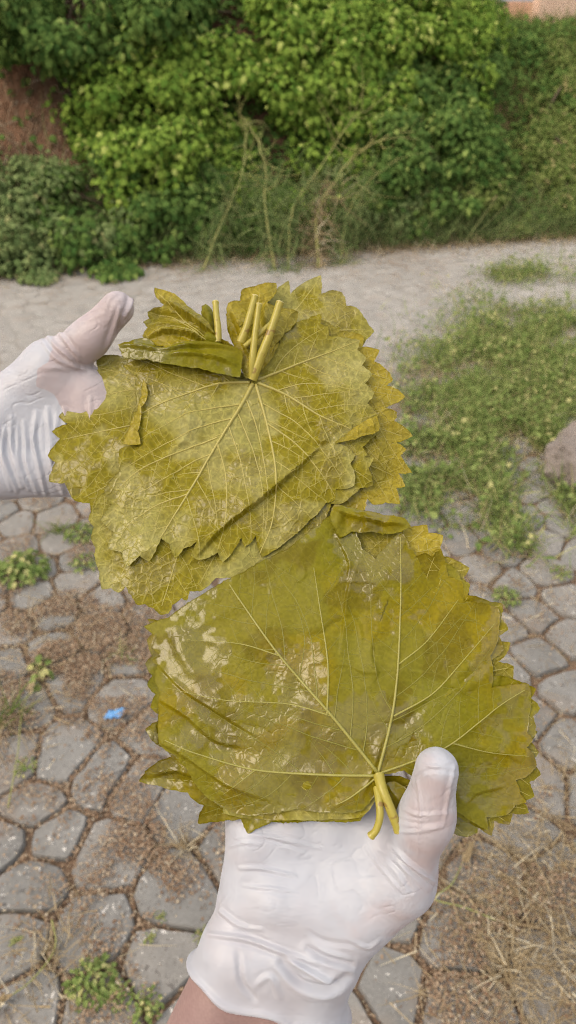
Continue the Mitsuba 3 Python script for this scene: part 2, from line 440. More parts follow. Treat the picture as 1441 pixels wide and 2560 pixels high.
def scatter_px(blobs, count, rng):
    """Points on the ground, from blobs (px, py, radius in metres, weight)."""
    w = np.array([b[3] * b[2] ** 2 for b in blobs]); pick = rng.choice(len(blobs), count, p=w / w.sum())
    c = np.array([ground_at(b[0], b[1])[:2] for b in blobs])[pick]; r = np.array([b[2] for b in blobs])[pick]
    return c + rng.normal(size=(count, 2)) * (r * 0.55)[:, None]


lit = [(60, 1560, .28, 1.0), (230, 1580, .25, 1), (120, 1380, .3, .5), (330, 1660, .22, 1), (150, 1700, .25, 1), (40, 1850, .2, 1), (300, 1850, .2, .8), (200, 2030, .14, .8), (380, 2080, .15, 1.0),
       (330, 2230, .12, .7), (470, 2130, .12, 1.0), (100, 2400, .15, .5), (200, 2490, .14, .8), (60, 2480, .12, .6), (1200, 1500, .25, .8), (1180, 1650, .2, .5), (1380, 1950, .25, .5), (1300, 2150, .2, .5),
       (1350, 2330, .2, .5), (1200, 2420, .14, .4), (1330, 2500, .18, .4), (1000, 2380, .1, .7), (1080, 2500, .1, .7), (150, 1290, .5, .5), (1050, 980, .4, .5), (300, 670, 0.8, .25), (900, 630, 0.9, .2), (700, 1800, .5, .2)]
q = scatter_px(lit, 150000, rng)
joint = ~shapely.contains_xy(union, q[:, 0], q[:, 1])
pile = meshkit.fbm(np.column_stack([q * 9, 0 * q[:, 0]]), 3, 2)
keep = joint | (rng.random(len(q)) < np.clip((pile - .44) * 5, 0.03, 1))
q, joint = q[keep], joint[keep]
pile = pile[keep]
z = np.where(joint, rng.uniform(-0.008, 0.006, len(q)), 0.008 + np.clip(pile - .44, 0, .3) * .06 * rng.random(len(q)))
# along every joint of the near road
k = np.array([p for p, s, _ in stones if in_view(p) and p[1] < 3.2])
q2 = k[rng.integers(len(k), size=60000)] + rng.normal(0, 0.06, (60000, 2))
q2 = q2[~shapely.contains_xy(union, q2[:, 0], q2[:, 1])]
pos = np.vstack([np.column_stack([q, z]), np.column_stack([q2, rng.uniform(-0.0105, -0.002, len(q2))])])
v, f, uv = flake_cloud(pos, rng.uniform(0.003, 0.011, len(pos)), rng)
obj('dry_litter', (v, f), 'litter', uv=uv, smooth=False, kind='stuff', label='reddish brown dry plant litter filling the joints between cobbles', cat='litter')

strw = [(1300, 2150, .2, 1.5), (1350, 2330, .2, 2), (1330, 2480, .16, 1.5), (1200, 2300, .12, .8), (1250, 2420, .12, 1), (100, 2430, .12, .6), (150, 2350, .1, .5), (40, 2500, .1, .6), (460, 2120, .07, .7), (60, 1600, .25, .4), (250, 1600, .25, .4),
        (420, 1650, .2, .3), (40, 1800, .15, .8), (1230, 1500, .25, .5), (1230, 1700, .15, .4), (1380, 1980, .2, .6)]
m = 3600
q = scatter_px(strw, m, rng)
base = np.column_stack([q, rng.uniform(0.007, 0.025, m)])
d = np.column_stack([rng.normal(size=(m, 2)), rng.normal(0.02, 0.12, m)])
v, f, uv = blade_cloud(base, d, rng.uniform(0.02, 0.09, m), rng.uniform(0.0012, 0.0028, m), rng, 0.22)
v[:, 2] = np.maximum(v[:, 2], 0.009)
obj('dry_straw', (v, f), 'straw', uv=uv, kind='stuff', label='pale dry straw lying scattered over the cobbles', cat='straw')

# green and withered grass at the right
gp = [(1380, 840, .5, 1), (1250, 900, .4, 1), (1420, 960, .4, 1.2), (1300, 1000, .4, 1.2), (1150, 960, .3, .9), (1180, 1080, .28, 1.2), (1330, 1100, .25, 1), (1100, 1150, .22, 1.2), (1040, 1060, .2, .6),
      (1150, 1230, .22, 1.2), (1060, 1250, .15, .8), (1250, 1280, .14, 1), (1280, 1370, .1, 1.2), (1430, 1270, .12, 1.2), (1430, 1320, .08, .8), (1260, 695, .18, .7), (1330, 685, .15, .6), (1430, 680, .3, .3), (1160, 735, .2, .25)]


def clumped(q):
    return q[meshkit.fbm(np.column_stack([q * 6.5, 0 * q[:, 0]]), 3, 41) > .445 + .05 * rng.normal(size=len(q))]


parts = []
m = 24000
q = clumped(scatter_px(gp, m, rng)); m = len(q)
parts.append(blade_cloud(np.column_stack([q, np.zeros(m)]), np.column_stack([rng.normal(0, .55, (m, 2)), np.ones(m)]), rng.uniform(.04, .17, m), rng.uniform(.002, .006, m), rng, .6))
obj('grass', parts[0][:2], 'weed_leaves', uv=parts[0][2], kind='stuff', label='green grass growing over the cobbles at the right', cat='grass')
m = 6000
q = clumped(scatter_px(gp, m, rng)); m = len(q)
pc = leaf_cloud(np.column_stack([q, rng.uniform(.01, .085, m)]), np.column_stack([rng.normal(0, .5, (m, 2)), np.ones(m)]), rng.uniform(.015, .04, m), rng.uniform(.012, .028, m), rng)
obj('ground_cover', pc[:2], 'weed_leaves', uv=pc[2], kind='stuff', label='small round leaved weeds mixed into the grass at the right', cat='ground cover')
m = 4200
q = scatter_px(gp, m, rng)
pc = blade_cloud(np.column_stack([q, np.zeros(m)]), np.column_stack([rng.normal(0, .8, (m, 2)), np.ones(m) * .8]), rng.uniform(.05, .16, m), rng.uniform(.002, .004, m), rng, .7)
obj('withered_grass', pc[:2], 'straw', uv=pc[2], kind='stuff', label='withered yellow grass stalks among the green grass', cat='dry grass')


def weed(px, py, kind, size, label, n=60, z=0.0):
    r = np.random.default_rng(int(px * 7 + py))
    c = ground_at(px, py, z)
    t = thing('dry_tuft' if kind == 'dry' else 'weed', label, 'weed' if kind != 'dry' else 'dry grass', 'dry tufts on the cobbles' if kind == 'dry' else 'weeds between the cobbles')
    mat = {'dry': 'straw', 'yellow': 'leaves_olive'}.get(kind, 'weed_leaves')
    if kind in ('grass', 'dry', 'yellow'):
        b = c + np.column_stack([r.normal(0, size * .16, (n, 2)), np.zeros(n)])
        d = np.column_stack([r.normal(0, .7, (n, 2)), np.ones(n)])
        v, f, u = blade_cloud(b, d, r.uniform(.5, 1.1, n) * size, r.uniform(.025, .05, n) * size, r, .7)
        obj('blades', (v, f), mat, t, uv=u, kind='stuff')
    else:
        big = kind == 'broad'
        rad = r.random(n) ** .6 * size * .55; a = r.random(n) * 2 * np.pi
        h = (size * .55 - rad * .7) * r.uniform(.3, 1, n) + .006
        pos = c + np.column_stack([rad * np.cos(a), rad * np.sin(a), np.maximum(h, .012)])
        nr = np.column_stack([.5 * np.cos(a) + r.normal(0, .35, n), .5 * np.sin(a) + r.normal(0, .35, n), np.ones(n)])
        L = r.uniform(.22, .38, n) * size if big else r.uniform(.1, .2, n) * size
        v, f, u = leaf_cloud(pos, nr, L, L * .7, r, axis=np.column_stack([np.cos(a), np.sin(a), 0 * a]))
        obj('foliage', (v, f), mat, t, uv=u, smooth=False, kind='stuff')
        st = [tube(curve([c, c * .5 + pos[k] * .5 + [0, 0, .006], pos[k]], 4), [.0012, .001, .001, .0008], 4) for k in range(0, n, max(1, n // 12))]
        obj('stem', join(st), 'dry_stem', t, kind='stuff')
    return t


weed(60, 1435, 'bushy', .15, 'largest bushy green weed between cobbles at the left edge', 220)
weed(205, 1345, 'bushy', .10, 'small green weed touching the lower left leaf edge of the upper stack', 110)
weed(215, 1415, 'bushy', .09, 'green weed half hidden behind the upper leaf stack', 80)
weed(105, 1690, 'broad', .09, 'broad leaved green weed with a few large leaves on the left cobbles', 16)
weed(315, 1640, 'grass', .08, 'thin tuft of green grass left of the lower leaf stack', 36)
weed(25, 1800, 'yellow', .11, 'yellowish green grass tuft at the left edge', 60)
weed(65, 1925, 'bushy', .05, 'tiny green weed at the corner of two cobbles at the left', 40)
weed(235, 2465, 'bushy', .085, 'clover like green weed patch on the cobbles left of the cuff', 170)
weed(300, 2495, 'bushy', .05, 'low green weed beside the clover like patch', 80)
weed(365, 2525, 'bushy', .06, 'green weed growing closest to the bare forearm', 80)
weed(402, 2300, 'bushy', .025, 'very small bright green seedling between cobbles', 24)
weed(375, 2345, 'bushy', .03, 'small green seedling in a dark joint', 26)
weed(508, 2345, 'bushy', .035, 'small green weed beside the glove wrist', 34)
weed(45, 2360, 'bushy', .025, 'tiny green sprout by the left edge of the photo', 20)
weed(462, 2120, 'dry', .07, 'straw coloured dry grass tuft under the lower leaf stack', 50)
weed(1265, 1500, 'bushy', .08, 'dark green weed tuft right of the lower leaf stack top', 120)
weed(1400, 1440, 'bushy', .07, 'small green weed on the pale cobbles near the right edge', 50)
weed(130, 2390, 'dry', .07, 'dry pale grass tuft on the lower left cobbles', 44)
weed(1260, 2430, 'dry', .07, 'dry brown grass tuft on the lower right cobbles', 60)
weed(150, 1330, 'yellow', .1, 'sparse yellowish weed below the left gloved hand', 40)

# a long dry stalk with its ears, at the right of the thumb; and one at the left
for pts, lab in (([(1240, 2300), (1160, 2268), (1088, 2247), (1130, 2210), (1160, 2150)], 'pale dry grass stalk with split ears right of the thumb base'),
                 ([(20, 2020), (45, 1880), (55, 1780), (75, 1730)], 'pale dry grass ear lying at the left edge'),
                 ([(130, 2300), (138, 2370), (80, 2450), (10, 2500)], 'long bent dry stalk on the lower left cobbles')):
    t = thing('dry_stalk', lab, 'dry stalk', 'dry stalks on the cobbles')
    line = np.array([ground_at(*p, 0.02) for p in pts])
    obj('stem', tube(curve(line, 20), np.linspace(.0016, .0012, 20), 5), 'dry_stem', t, smooth=True)
    r = np.random.default_rng(len(pts) + int(pts[0][0]))
    tip = line[-1]; ax = line[-1] - line[-2]; ax /= np.linalg.norm(ax)
    for k in range(5):
        c = tip + ax * (.006 * k) + r.normal(0, .003, 3) * [1, 1, .3] + [0, 0, .004]
        v, f, u = leaf_cloud(c[None], np.array([[r.normal(0, .3), r.normal(0, .3), 1]]), .05, .011, r, axis=(ax + r.normal(0, .25, 3))[None])
        obj('ear', (v, f), 'straw', t, uv=u)

# rock at the right edge, blue plastic scrap at the left
m = trimesh.creation.icosphere(4, 1.0); vv = np.array(m.vertices)
vv = np.sign(vv) * np.abs(vv) ** .6 * [.17, .13, .10]
vv += m.vertex_normals * (meshkit.fbm(vv * 8, 4, 3) - .5)[:, None] * .22
c = ground_at(1478, 1200)
a = math.radians(25); rot = np.array([[math.cos(a), -math.sin(a), 0], [math.sin(a), math.cos(a), 0], [0, 0, 1]])
obj('rock', (vv @ rot.T + c + [0, .05, .06], m.faces), 'rock_surface', smooth=20, label='pinkish grey rock in the grass at the right edge', cat='rock')
uu, ww = np.meshgrid(np.linspace(-1, 1, 16), np.linspace(-1, 1, 12), indexing='ij')
wb = meshkit.fbm(np.stack([np.sign(uu) * 3 + ww * 3, np.sign(ww) * 3 + uu * 3, 0 * uu], -1), 3, 6) - .5
sc = np.stack([uu * (.019 + .016 * wb) + .004 * ww, ww * (.015 - .014 * wb) + .003 * uu, .009 + .018 * meshkit.fbm(np.stack([uu * 2.5, ww * 2.5, 0 * uu], -1), 3, 2)], -1).reshape(-1, 3)
i, j = np.meshgrid(np.arange(15), np.arange(11), indexing='ij')
q = np.stack([i * 12 + j, (i + 1) * 12 + j, (i + 1) * 12 + j + 1, i * 12 + j + 1], -1).reshape(-1, 4)
shell = np.vstack([sc + ground_at(290, 1795), sc + ground_at(290, 1795) - [0, 0, .0006]])
obj('plastic_scrap', (shell, np.vstack([q, q[:, ::-1] + len(sc)])), 'blue_plastic', smooth=True, label='crumpled blue plastic scrap lying on a cobble', cat='plastic scrap')


# ------------------------------------------------------------------ hedge on the bank
def bush(px, py, rx, rz, n, mat, L, label, name='bush', out=0.35, up=0.25, dens=0.45, seed=0, cat_='bush'):
    """A shrub standing on the bank: its crown is filled with single leaves in clumps, with branches inside. rx, rz in metres."""
    r = np.random.default_rng(seed + int(px)); n = int(n * 1.9)
    # where the ray through its middle meets the bank
    d = ray(px, py)
    ts = np.linspace(3.5, 14, 400); P = EYE + d * ts[:, None]
    hit = np.nonzero(P[:, 2] < bank_height(P[:, 0], P[:, 1]) + .05)[0]
    c = P[hit[0]] if len(hit) else EYE + d * 7
    # clumps on the crown's outside
    k = max(14, int(n / 90))
    a, b = r.uniform(-1, 1, k), r.uniform(-1, 1, k)
    cx, cz = c[0] + a * rx, c[2] + b * rz
    gapn = meshkit.fbm(np.column_stack([cx * 2.2, cz * 2.2, 0 * cx]), 2, 17)
    ok = (a ** 2 + b ** 2 < 1.15) & (gapn > .36)
    cx, cz, a, b = cx[ok], cz[ok], a[ok], b[ok]
    ylo = np.array([np.interp(zz, bank_height(np.full(60, xx), edge_y(xx) + np.linspace(0, 3.2, 60)), edge_y(xx) + np.linspace(0, 3.2, 60)) for xx, zz in zip(cx, cz)])
    cy = ylo - out * np.sqrt(np.maximum(0.05, 1.2 - a ** 2 - b ** 2)) * r.uniform(.0, 1.25, len(cx))
    w = r.random(len(cx)) + .3
    pick = r.choice(len(cx), n, p=w / w.sum())
    R = r.uniform(.08, .2, len(cx)) * (L / .07) ** .4
    off = r.normal(size=(n, 3)); off /= np.linalg.norm(off, axis=1, keepdims=True); off *= (r.random(n) ** .4)[:, None]
    pos = np.stack([cx, cy, cz], 1)[pick] + off * R[pick][:, None] * [1.15, 1, .85]
    floor = bank_height(pos[:, 0], pos[:, 1]) + .015
    pos[:, 2] = np.maximum(pos[:, 2], floor + .02 * r.random(n))
    nr = off * .9 + np.array([0, -.55, .75]) + r.normal(0, .45, (n, 3))
    ln = r.uniform(.5, 1.3, n) * L * .88
    v, f, u = leaf_cloud(pos, nr, ln, ln * r.uniform(.6, .85, n), r, axis=off + [0, -.2, -.5] + r.normal(0, .4, (n, 3)), simple=True)
    u[:, 1] = np.where(u[:, 1] > .93, u[:, 1], u[:, 1] * .8)
    t = thing(name, label, cat_, 'bushes of the hedge')
    obj('foliage', (v, f), mat, t, uv=u, smooth=False, kind='stuff')
    root = np.array([c[0], ylo.mean() + .05, max(0.0, c[2] - rz)]); root[2] = bank_height(root[0], root[1])
    for m in r.choice(len(cx), min(6, len(cx)), replace=False):
        e = np.array([cx[m], cy[m], cz[m]]); mid = (root + e) / 2 + r.normal(0, .06, 3)
        obj('branch', tube(curve([root, mid, e], 8), np.linspace(.014, .005, 8), 5), 'twig', t, smooth=True)
    return t


bush(640, 90, .95, .55, 8500, 'leaves_bright', .062, 'bright green broad leaved bush at the top middle of the hedge', seed=1)
bush(1020, 110, .95, .60, 8500, 'leaves_bright', .058, 'bright green dense bush right of the hedge middle, below the wall', seed=2)
bush(190, 0, .85, .34, 5600, 'leaves_deep', .065, 'dark green shrub overhanging the bare earth at the top left', seed=3, out=.65)
bush(400, 280, .58, .50, 6000, 'leaves_bright', .060, 'light green bush right of the bare reddish earth', seed=4)
bush(780, 330, .80, .50, 7000, 'leaves_bright', .058, 'green bush behind the dry weed stalks in the hedge middle', seed=5, out=.12)
bush(1110, 350, .75, .50, 7000, 'leaves_deep', .060, 'darker green bush right of the dry weed stalks', seed=6)
bush(1340, 300, .75, .45, 7500, 'leaves_olive', .045, 'olive green small leaved bush on the grassy right bank', seed=7, out=.15)
bush(1390, 470, .55, .32, 5000, 'leaves_olive', .045, 'low olive green bush at the bank foot by the right edge', seed=8, out=.22)
bush(110, 540, .65, .30, 5200, 'leaves_grey', .050, 'grey green weedy bush at the bank foot by the left edge', seed=9, out=.35)
bush(300, 520, .50, .32, 4200, 'leaves_deep', .060, 'deep green low bush at the bank foot, right of the grey green one', seed=10, out=.35)
bush(560, 480, .50, .35, 4000, 'leaves_deep', .062, 'deep green bush left of the dry weed stalks', seed=11, out=.12)
bush(950, 510, .60, .28, 4200, 'leaves_grey', .052, 'grey green bush at the bank foot, right of the dry weed stalks', seed=12, out=.12)
bush(1270, 150, .42, .36, 4200, 'leaves_deep', .052, 'green bush at the right end of the hedge, sloping down from the wall', seed=14, out=.3)
bush(1400, 220, .5, .3, 4200, 'leaves_olive', .042, 'olive green bush high on the slope by the right edge', seed=15, out=.2)
bush(1190, 500, .50, .28, 3600, 'leaves_olive', .050, 'yellowish olive bush with dry bits at the bank foot', seed=13, out=.22)

r = np.random.default_rng(33)
m = 40000
x = r.uniform(-2.6, 5.5, m); s_ = r.uniform(.12, 2.6, m) ** 1.0; y = edge_y(x) + s_ + .1
lim = -1.50 + .35 * (meshkit.fbm(np.column_stack([y * 3, x * 0, bank_height(x, y) * 3]), 2, 4) - .5)
ok = ((x > lim) | (r.random(m) < .10)) & ((x < 1.7) | (r.random(m) < .35)); x, y = x[ok], y[ok]; m = len(x)
pos = np.column_stack([x, y, bank_height(x, y) + r.uniform(.01, .14, m)])
ln = r.uniform(.035, .075, m)
v, f, u = leaf_cloud(pos, np.column_stack([r.normal(0, .45, m), r.normal(-.6, .4, m), np.ones(m) * .8]), ln, ln * .75, r, simple=True)
u[:, 1] *= .88
obj('creeper', (v, f), 'leaves_deep', uv=u, kind='stuff', label='dark green creeper leaves covering the bank between the bushes', cat='creeper')

# the grassy slope at the right, and the dry verge
r = np.random.default_rng(21)
m = 34000
x = r.uniform(1.2, 5.2, m); s = r.uniform(.3, 4.2, m); y = edge_y(x) + s
b = np.column_stack([x, y, bank_height(x, y) - .01])
v, f, u = blade_cloud(b, np.column_stack([r.normal(0, .5, m), r.normal(-.15, .5, m), np.ones(m)]), r.uniform(.08, .28, m), r.uniform(.004, .009, m), r, .6, 3)
obj('slope_grass', (v, f), 'leaves_olive', uv=u, kind='stuff', label='dull green grass on the slope below the beige wall', cat='grass')
m = 9000
x = r.uniform(-2.6, 3.2, m); y = edge_y(x) + r.normal(.22, .16, m)
b = np.column_stack([x, y, bank_height(x, y) - .005])
v, f, u = blade_cloud(b, np.column_stack([r.normal(0, .7, (m, 2)), np.ones(m)]), r.uniform(.04, .14, m), r.uniform(.003, .006, m), r, .7, 3)
obj('verge_grass', (v, f), 'straw', uv=u, kind='stuff', label='dry straw coloured grass along the far road edge', cat='dry grass')

m = 6000
x = r.uniform(-2.9, -1.1, m); y = edge_y(x) + r.uniform(.35, 2.2, m)
b = np.column_stack([x, y, bank_height(x, y) + .01])
v, f, u = blade_cloud(b, np.column_stack([r.normal(0, .35, m), r.normal(-.5, .3, m), r.normal(-.4, .7, m)]), r.uniform(.06, .3, m), r.uniform(.004, .010, m), r, .6, 4)
obj('root_tangle', (v, f), 'litter', uv=u, kind='stuff', label='dry roots and stalks hanging over the bare reddish earth at the left', cat='dry roots')
m = 7000
x = r.uniform(-2.6, 3.4, m); y = edge_y(x) + np.abs(r.normal(.12, .2, m)) + .08
b = np.column_stack([x, y, bank_height(x, y) - .01])
v, f, u = blade_cloud(b, np.column_stack([r.normal(0, .4, m), r.normal(-.2, .35, m), np.ones(m)]), r.uniform(.12, .42, m), r.uniform(.004, .009, m), r, .6, 4)
obj('tall_grass', (v, f), 'leaves_grey', uv=u, kind='stuff', label='pale green tall grass along the foot of the hedge', cat='grass')

# dry weed stalks before the hedge
for k, (pts, lab, rad) in enumerate((
        ([(505, 672), (555, 555), (600, 450), (615, 340), (600, 285)], 'tall yellowish dry weed stalk, leaning at the left of the dry weeds', .008),
        ([(690, 676), (662, 510), (665, 430), (640, 340), (590, 275)], 'greenish dry weed stalk crossing another one at its top', .009),
        ([(800, 668), (792, 545), (830, 460), (900, 380), (1010, 320)], 'pale forked dry weed stalk leaning to the right', .010),
        ([(720, 676), (732, 525), (800, 420), (880, 300), (930, 270)], 'thin pale dry weed stalk in the middle of the dry weeds', .006),
        ([(850, 660), (880, 510), (960, 420), (1040, 370)], 'thin dry weed stalk at the right of the dry weeds', .005))):
    t = thing('dry_weed', lab, 'dry weed', 'dry weed stalks before the hedge')
    r = np.random.default_rng(90 + k)
    g0 = ground_at(*pts[0]); n = len(pts)
    line = np.array([cam_pt(a, b, (g0 - EYE) @ F_ + .03 * q_) for q_, (a, b) in enumerate(pts)])
    line[0][2] = max(bank_height(line[0][0], line[0][1]) - .02, -.02)
    cv = curve(line, 24) + r.normal(0, .004, (24, 3))
    obj('stem', tube(cv, np.linspace(rad * .95, rad * .4, 24), 6), 'dry_stem', t, smooth=True)
    tw = []
    for j in range(16):
        p0 = cv[r.integers(7, 23)]; dd = r.normal(size=3) * [.7, .35, .6] + [0, -.1, .25]
        e = p0 + dd / np.linalg.norm(dd) * r.uniform(.12, .34)
        tw.append(tube(curve([p0, (p0 + e) / 2 + r.normal(0, .02, 3), e], 7), np.linspace(rad * .4, rad * .18, 7), 4))
    obj('twig', join(tw), 'dry_stem', t, smooth=True, kind='stuff')
    m = 260
    b = cv[r.integers(0, 12, m)] + r.normal(0, .05, (m, 3)) * [1.2, .6, .5]
    v, f, u = blade_cloud(b, np.column_stack([r.normal(0, .6, m), r.normal(0, .4, m), r.normal(-.2, .9, m)]), r.uniform(.08, .26, m), r.uniform(.004, .008, m), r, .5)
    v[:, 2] = np.maximum(v[:, 2], .0)
    obj('withered_leaves', (v, f), 'straw' if k == 2 else 'leaves_grey', t, uv=u, kind='stuff')

# wall above the slope at the top right
t = thing('wall', 'beige plastered wall above the grassy slope at the top right', 'wall')
bx = trimesh.creation.box((14, .3, 3.2)); bx.apply_translation([9.9, 10.4, 2.55])
obj('masonry', (bx.vertices, bx.faces), 'plaster', t)
bx = trimesh.creation.box((14.06, .4, .12)); bx.apply_translation([9.9, 10.4, 4.21])
obj('coping', (bx.vertices, bx.faces), 'cobble_warm', t)

# ------------------------------------------------------------------ hands in white gloves
def cpt(px, py, d):
    """Camera-frame point (right, up, depth) in metres."""
    return np.array([(px - 720.5) / FPX * d, -(py - 1280) / FPX * d, d])


def to_world(c):
    return EYE + c[:, :1] * R_ + c[:, 1:2] * U_ + c[:, 2:] * F_


def cone_sdf(P, a, b, ra, rb):
    a, ab = a.astype(np.float32), (b - a).astype(np.float32); L2 = float(ab @ ab)
    x, y, z = P[..., 0] - a[0], P[..., 1] - a[1], P[..., 2] - a[2]
    t = np.clip((x * ab[0] + y * ab[1] + z * ab[2]) * np.float32(1 / L2), 0, 1)
    x -= t * ab[0]; y -= t * ab[1]; z -= t * ab[2]
    return np.sqrt(x * x + y * y + z * z) - (np.float32(ra) + np.float32(rb - ra) * t)


def smin(a, b, k):
    k = np.float32(k); h = np.clip(np.float32(.5) + np.float32(.5) / k * (b - a), 0, 1)
    return b + (a - b) * h - k * h * (1 - h)


def surface_nets(F, lo, h):
    """Vertices and triangles of F = 0 on a regular grid."""
    s = F < 0
    nx, ny, nz = F.shape
    inside = np.zeros((nx - 1, ny - 1, nz - 1), int); acc = np.zeros(inside.shape + (3,)); cnt = np.zeros(inside.shape)
    for a in (0, 1):
        for b in (0, 1):
            for c in (0, 1):
                inside += s[a:nx - 1 + a, b:ny - 1 + b, c:nz - 1 + c]
    cell = (inside > 0) & (inside < 8)
    for ax in range(3):
        o = [k for k in range(3) if k != ax]
        for p in (0, 1):
            for q_ in (0, 1):
                sh = [0, 0, 0]; sh[o[0]], sh[o[1]] = p, q_
                e = [0, 0, 0]; e[ax] = 1
                sl0 = tuple(slice(sh[k], F.shape[k] - 1 + sh[k]) for k in range(3)); sl1 = tuple(slice(sh[k] + e[k], F.shape[k] - 1 + sh[k] + e[k]) for k in range(3))
                f0, f1 = F[sl0], F[sl1]; x = (f0 < 0) != (f1 < 0)
                t = np.where(x, f0 / np.where(f0 == f1, 1, f0 - f1), 0)
                for k in range(3): acc[..., k] += np.where(x, sh[k] + (t if k == ax else 0), 0)
                cnt += x
    idx = -np.ones(cell.shape, int); idx[cell] = np.arange(cell.sum())
    g3 = np.argwhere(cell)
    v = lo + h * (g3 + acc[cell] / cnt[cell][:, None])
    faces = []
    for ax in range(3):
        o = [(ax + 1) % 3, (ax + 2) % 3]
        s0 = s.take(range(F.shape[ax] - 1), ax); s1 = s.take(range(1, F.shape[ax]), ax)
        for (x, y, z) in [np.nonzero(s0 != s1)]:
            P = np.stack([x, y, z], 1)
            good = (P[:, o[0]] > 0) & (P[:, o[1]] > 0) & (P[:, o[0]] < F.shape[o[0]] - 1) & (P[:, o[1]] < F.shape[o[1]] - 1)
            P = P[good]; flip = s0[tuple(P.T)]
            quad = []
            for da, db in ((1, 1), (0, 1), (0, 0), (1, 0)):
                Q = P.copy(); Q[:, o[0]] -= da; Q[:, o[1]] -= db
                quad.append(idx[tuple(Q.T)])
            qd = np.stack(quad, 1)
            faces.append(np.where(flip[:, None], qd, qd[:, ::-1]))
    return v, np.vstack(faces)


def sdf_mesh(fn, pts, pad, h):
    lo = pts.min(0) - pad; n = np.ceil((pts.max(0) + pad - lo) / h).astype(int) + 1
    g3 = np.stack(np.meshgrid(*[lo[k] + h * np.arange(n[k]) for k in range(3)], indexing='ij'), -1).astype(np.float32)
    v, q = surface_nets(fn(g3).astype(float), lo, h)
    m = trimesh.Trimesh(v, np.vstack([q[:, [0, 1, 2]], q[:, [0, 2, 3]]]), process=False)
    trimesh.smoothing.filter_taubin(m, iterations=6)
    return m


def project(v):
    return np.column_stack([v[:, 0] / v[:, 2] * FPX + 720.5, -v[:, 1] / v[:, 2] * FPX + 1280])


def wrinkle(m, lines, facing=-0.15):
    """Raises (or sinks) the skin of the glove along traced creases: (points in pixels, height in m, half width in pixels)."""
    n = np.array(m.vertex_normals); px = project(m.vertices); d = np.zeros(len(px))
    front = n[:, 2] < facing
    for pts, amp, w in lines:
        cv = curve(pts, 60); dist, k = cKDTree(cv).query(px)
        taper = np.sin(np.pi * np.clip((k + 4) / 68, 0, 1)) ** .6
        d += np.where(front, amp * taper * (np.exp(-(dist / w) ** 2) - .45 * np.exp(-((dist - 1.9 * w) / w) ** 2)), 0)
    m.vertices = m.vertices + n * d[:, None]


def hand(prims, k, h, lines, extra=None, seedn=0, cut=None):
    P = [(np.array(a), np.array(b), ra, rb) for a, b, ra, rb in prims]
    pts = np.vstack([[a, b] for a, b, _, _ in P])

    def fn(G):
        d = None
        for a, b, ra, rb in P:
            e = cone_sdf(G, a, b, ra, rb); d = e if d is None else smin(d, e, k)
        return d if extra is None else extra(G, d)
    m = sdf_mesh(fn, pts, .034, h)
    n = np.array(m.vertex_normals)
    q = np.array(m.vertices)
    m.vertices = q + n * ((meshkit.fbm(q * 75, 3, 4 + seedn) - .5) * .0010)[:, None]
    wrinkle(m, lines)
    return m


person = thing('person', 'person in thin white disposable gloves holding out two stacks of vine leaves', 'person')

# right hand: palm towards the viewer below the lower stack, thumb over its front, fingers behind it
D = .389
WL, WR = cpt(588, 2385, D), cpt(800, 2385, D)
K5, K4, K3, K2 = cpt(636, 2085, D + .008), cpt(728, 2060, D + .010), cpt(830, 2060, D + .010), cpt(925, 2085, D + .008)
MC, IP, TP = cpt(1004, 2200, .383), cpt(1066, 2045, .369), cpt(1093, 1924, .3605)
HL, HR = cpt(552, 2500, D + .004), cpt(752, 2580, D + .006)
axis = (cpt(400, 2790, D + .01) - cpt(600, 2430, D)); axis /= np.linalg.norm(axis)
prims = [(WL, K5, .0150, .0135), (WL * .65 + WR * .35, K4, .0160, .0140), (WL * .35 + WR * .65, K3, .0160, .0140), (WR, K2, .0165, .0145),
         (WR, MC, .0185, .0165), (cpt(880, 2200, D), cpt(985, 2190, .386), .014, .013), (MC, IP, .0150, .0123), (IP, TP, .0125, .0108),
         (WL, WR, .0165, .0170), (cpt(700, 2250, D), cpt(880, 2260, D), .0165, .0175),
         (WL, HL, .0165, .0232), (WR, HR, .0170, .0235), (HL, HR, .0215, .0235), (HL, HL + axis * .04, .0232, .0245), (HR, HR + axis * .04, .0235, .024), (HL * .5 + HR * .5, HL * .5 + HR * .5 + axis * .04, .023, .024), (WL * .5 + WR * .5, HL * .5 + HR * .5, .018, .0225)]
fingers = [(K5, (560, 1850), (520, 1690), .0095), (K4, (665, 1760), (640, 1560), .0105), (K3, (800, 1730), (790, 1520), .0108), (K2, (930, 1760), (940, 1580), .0105)]
for kk, a, b, rr in fingers:
    A, B = cpt(*a, .425), cpt(*b, .446)
    prims += [(kk, A, rr + .0022, rr + .0005), (A, B, rr + .0005, rr), (B, B + (B - A) * .45, rr, rr * .85)]
fore = [(cpt(598, 2400, D + .002), cpt(385, 2860, D + .012), .0195, .0230), (cpt(715, 2440, D + .004), cpt(545, 2880, D + .016), .0200, .0250)]
# hem of the cuff: a slanted plane through these two points
h0, h1 = cpt(453, 2450, D - .012), cpt(690, 2580, D - .024)
hd = h1 - h0; hn = np.cross(hd, [0, 0, 1.0]); hn /= np.linalg.norm(hn); hn *= np.sign(hn @ axis)


def cuff(G, d):
    beyond = (G - h0) @ hn + .0016 * np.sin((G - h0) @ (hd / np.linalg.norm(hd)) * 160)
    bead = np.sqrt((d + .0010) ** 2 + (beyond + .0016) ** 2) - .0021
    return np.minimum(np.maximum(d, beyond), bead)


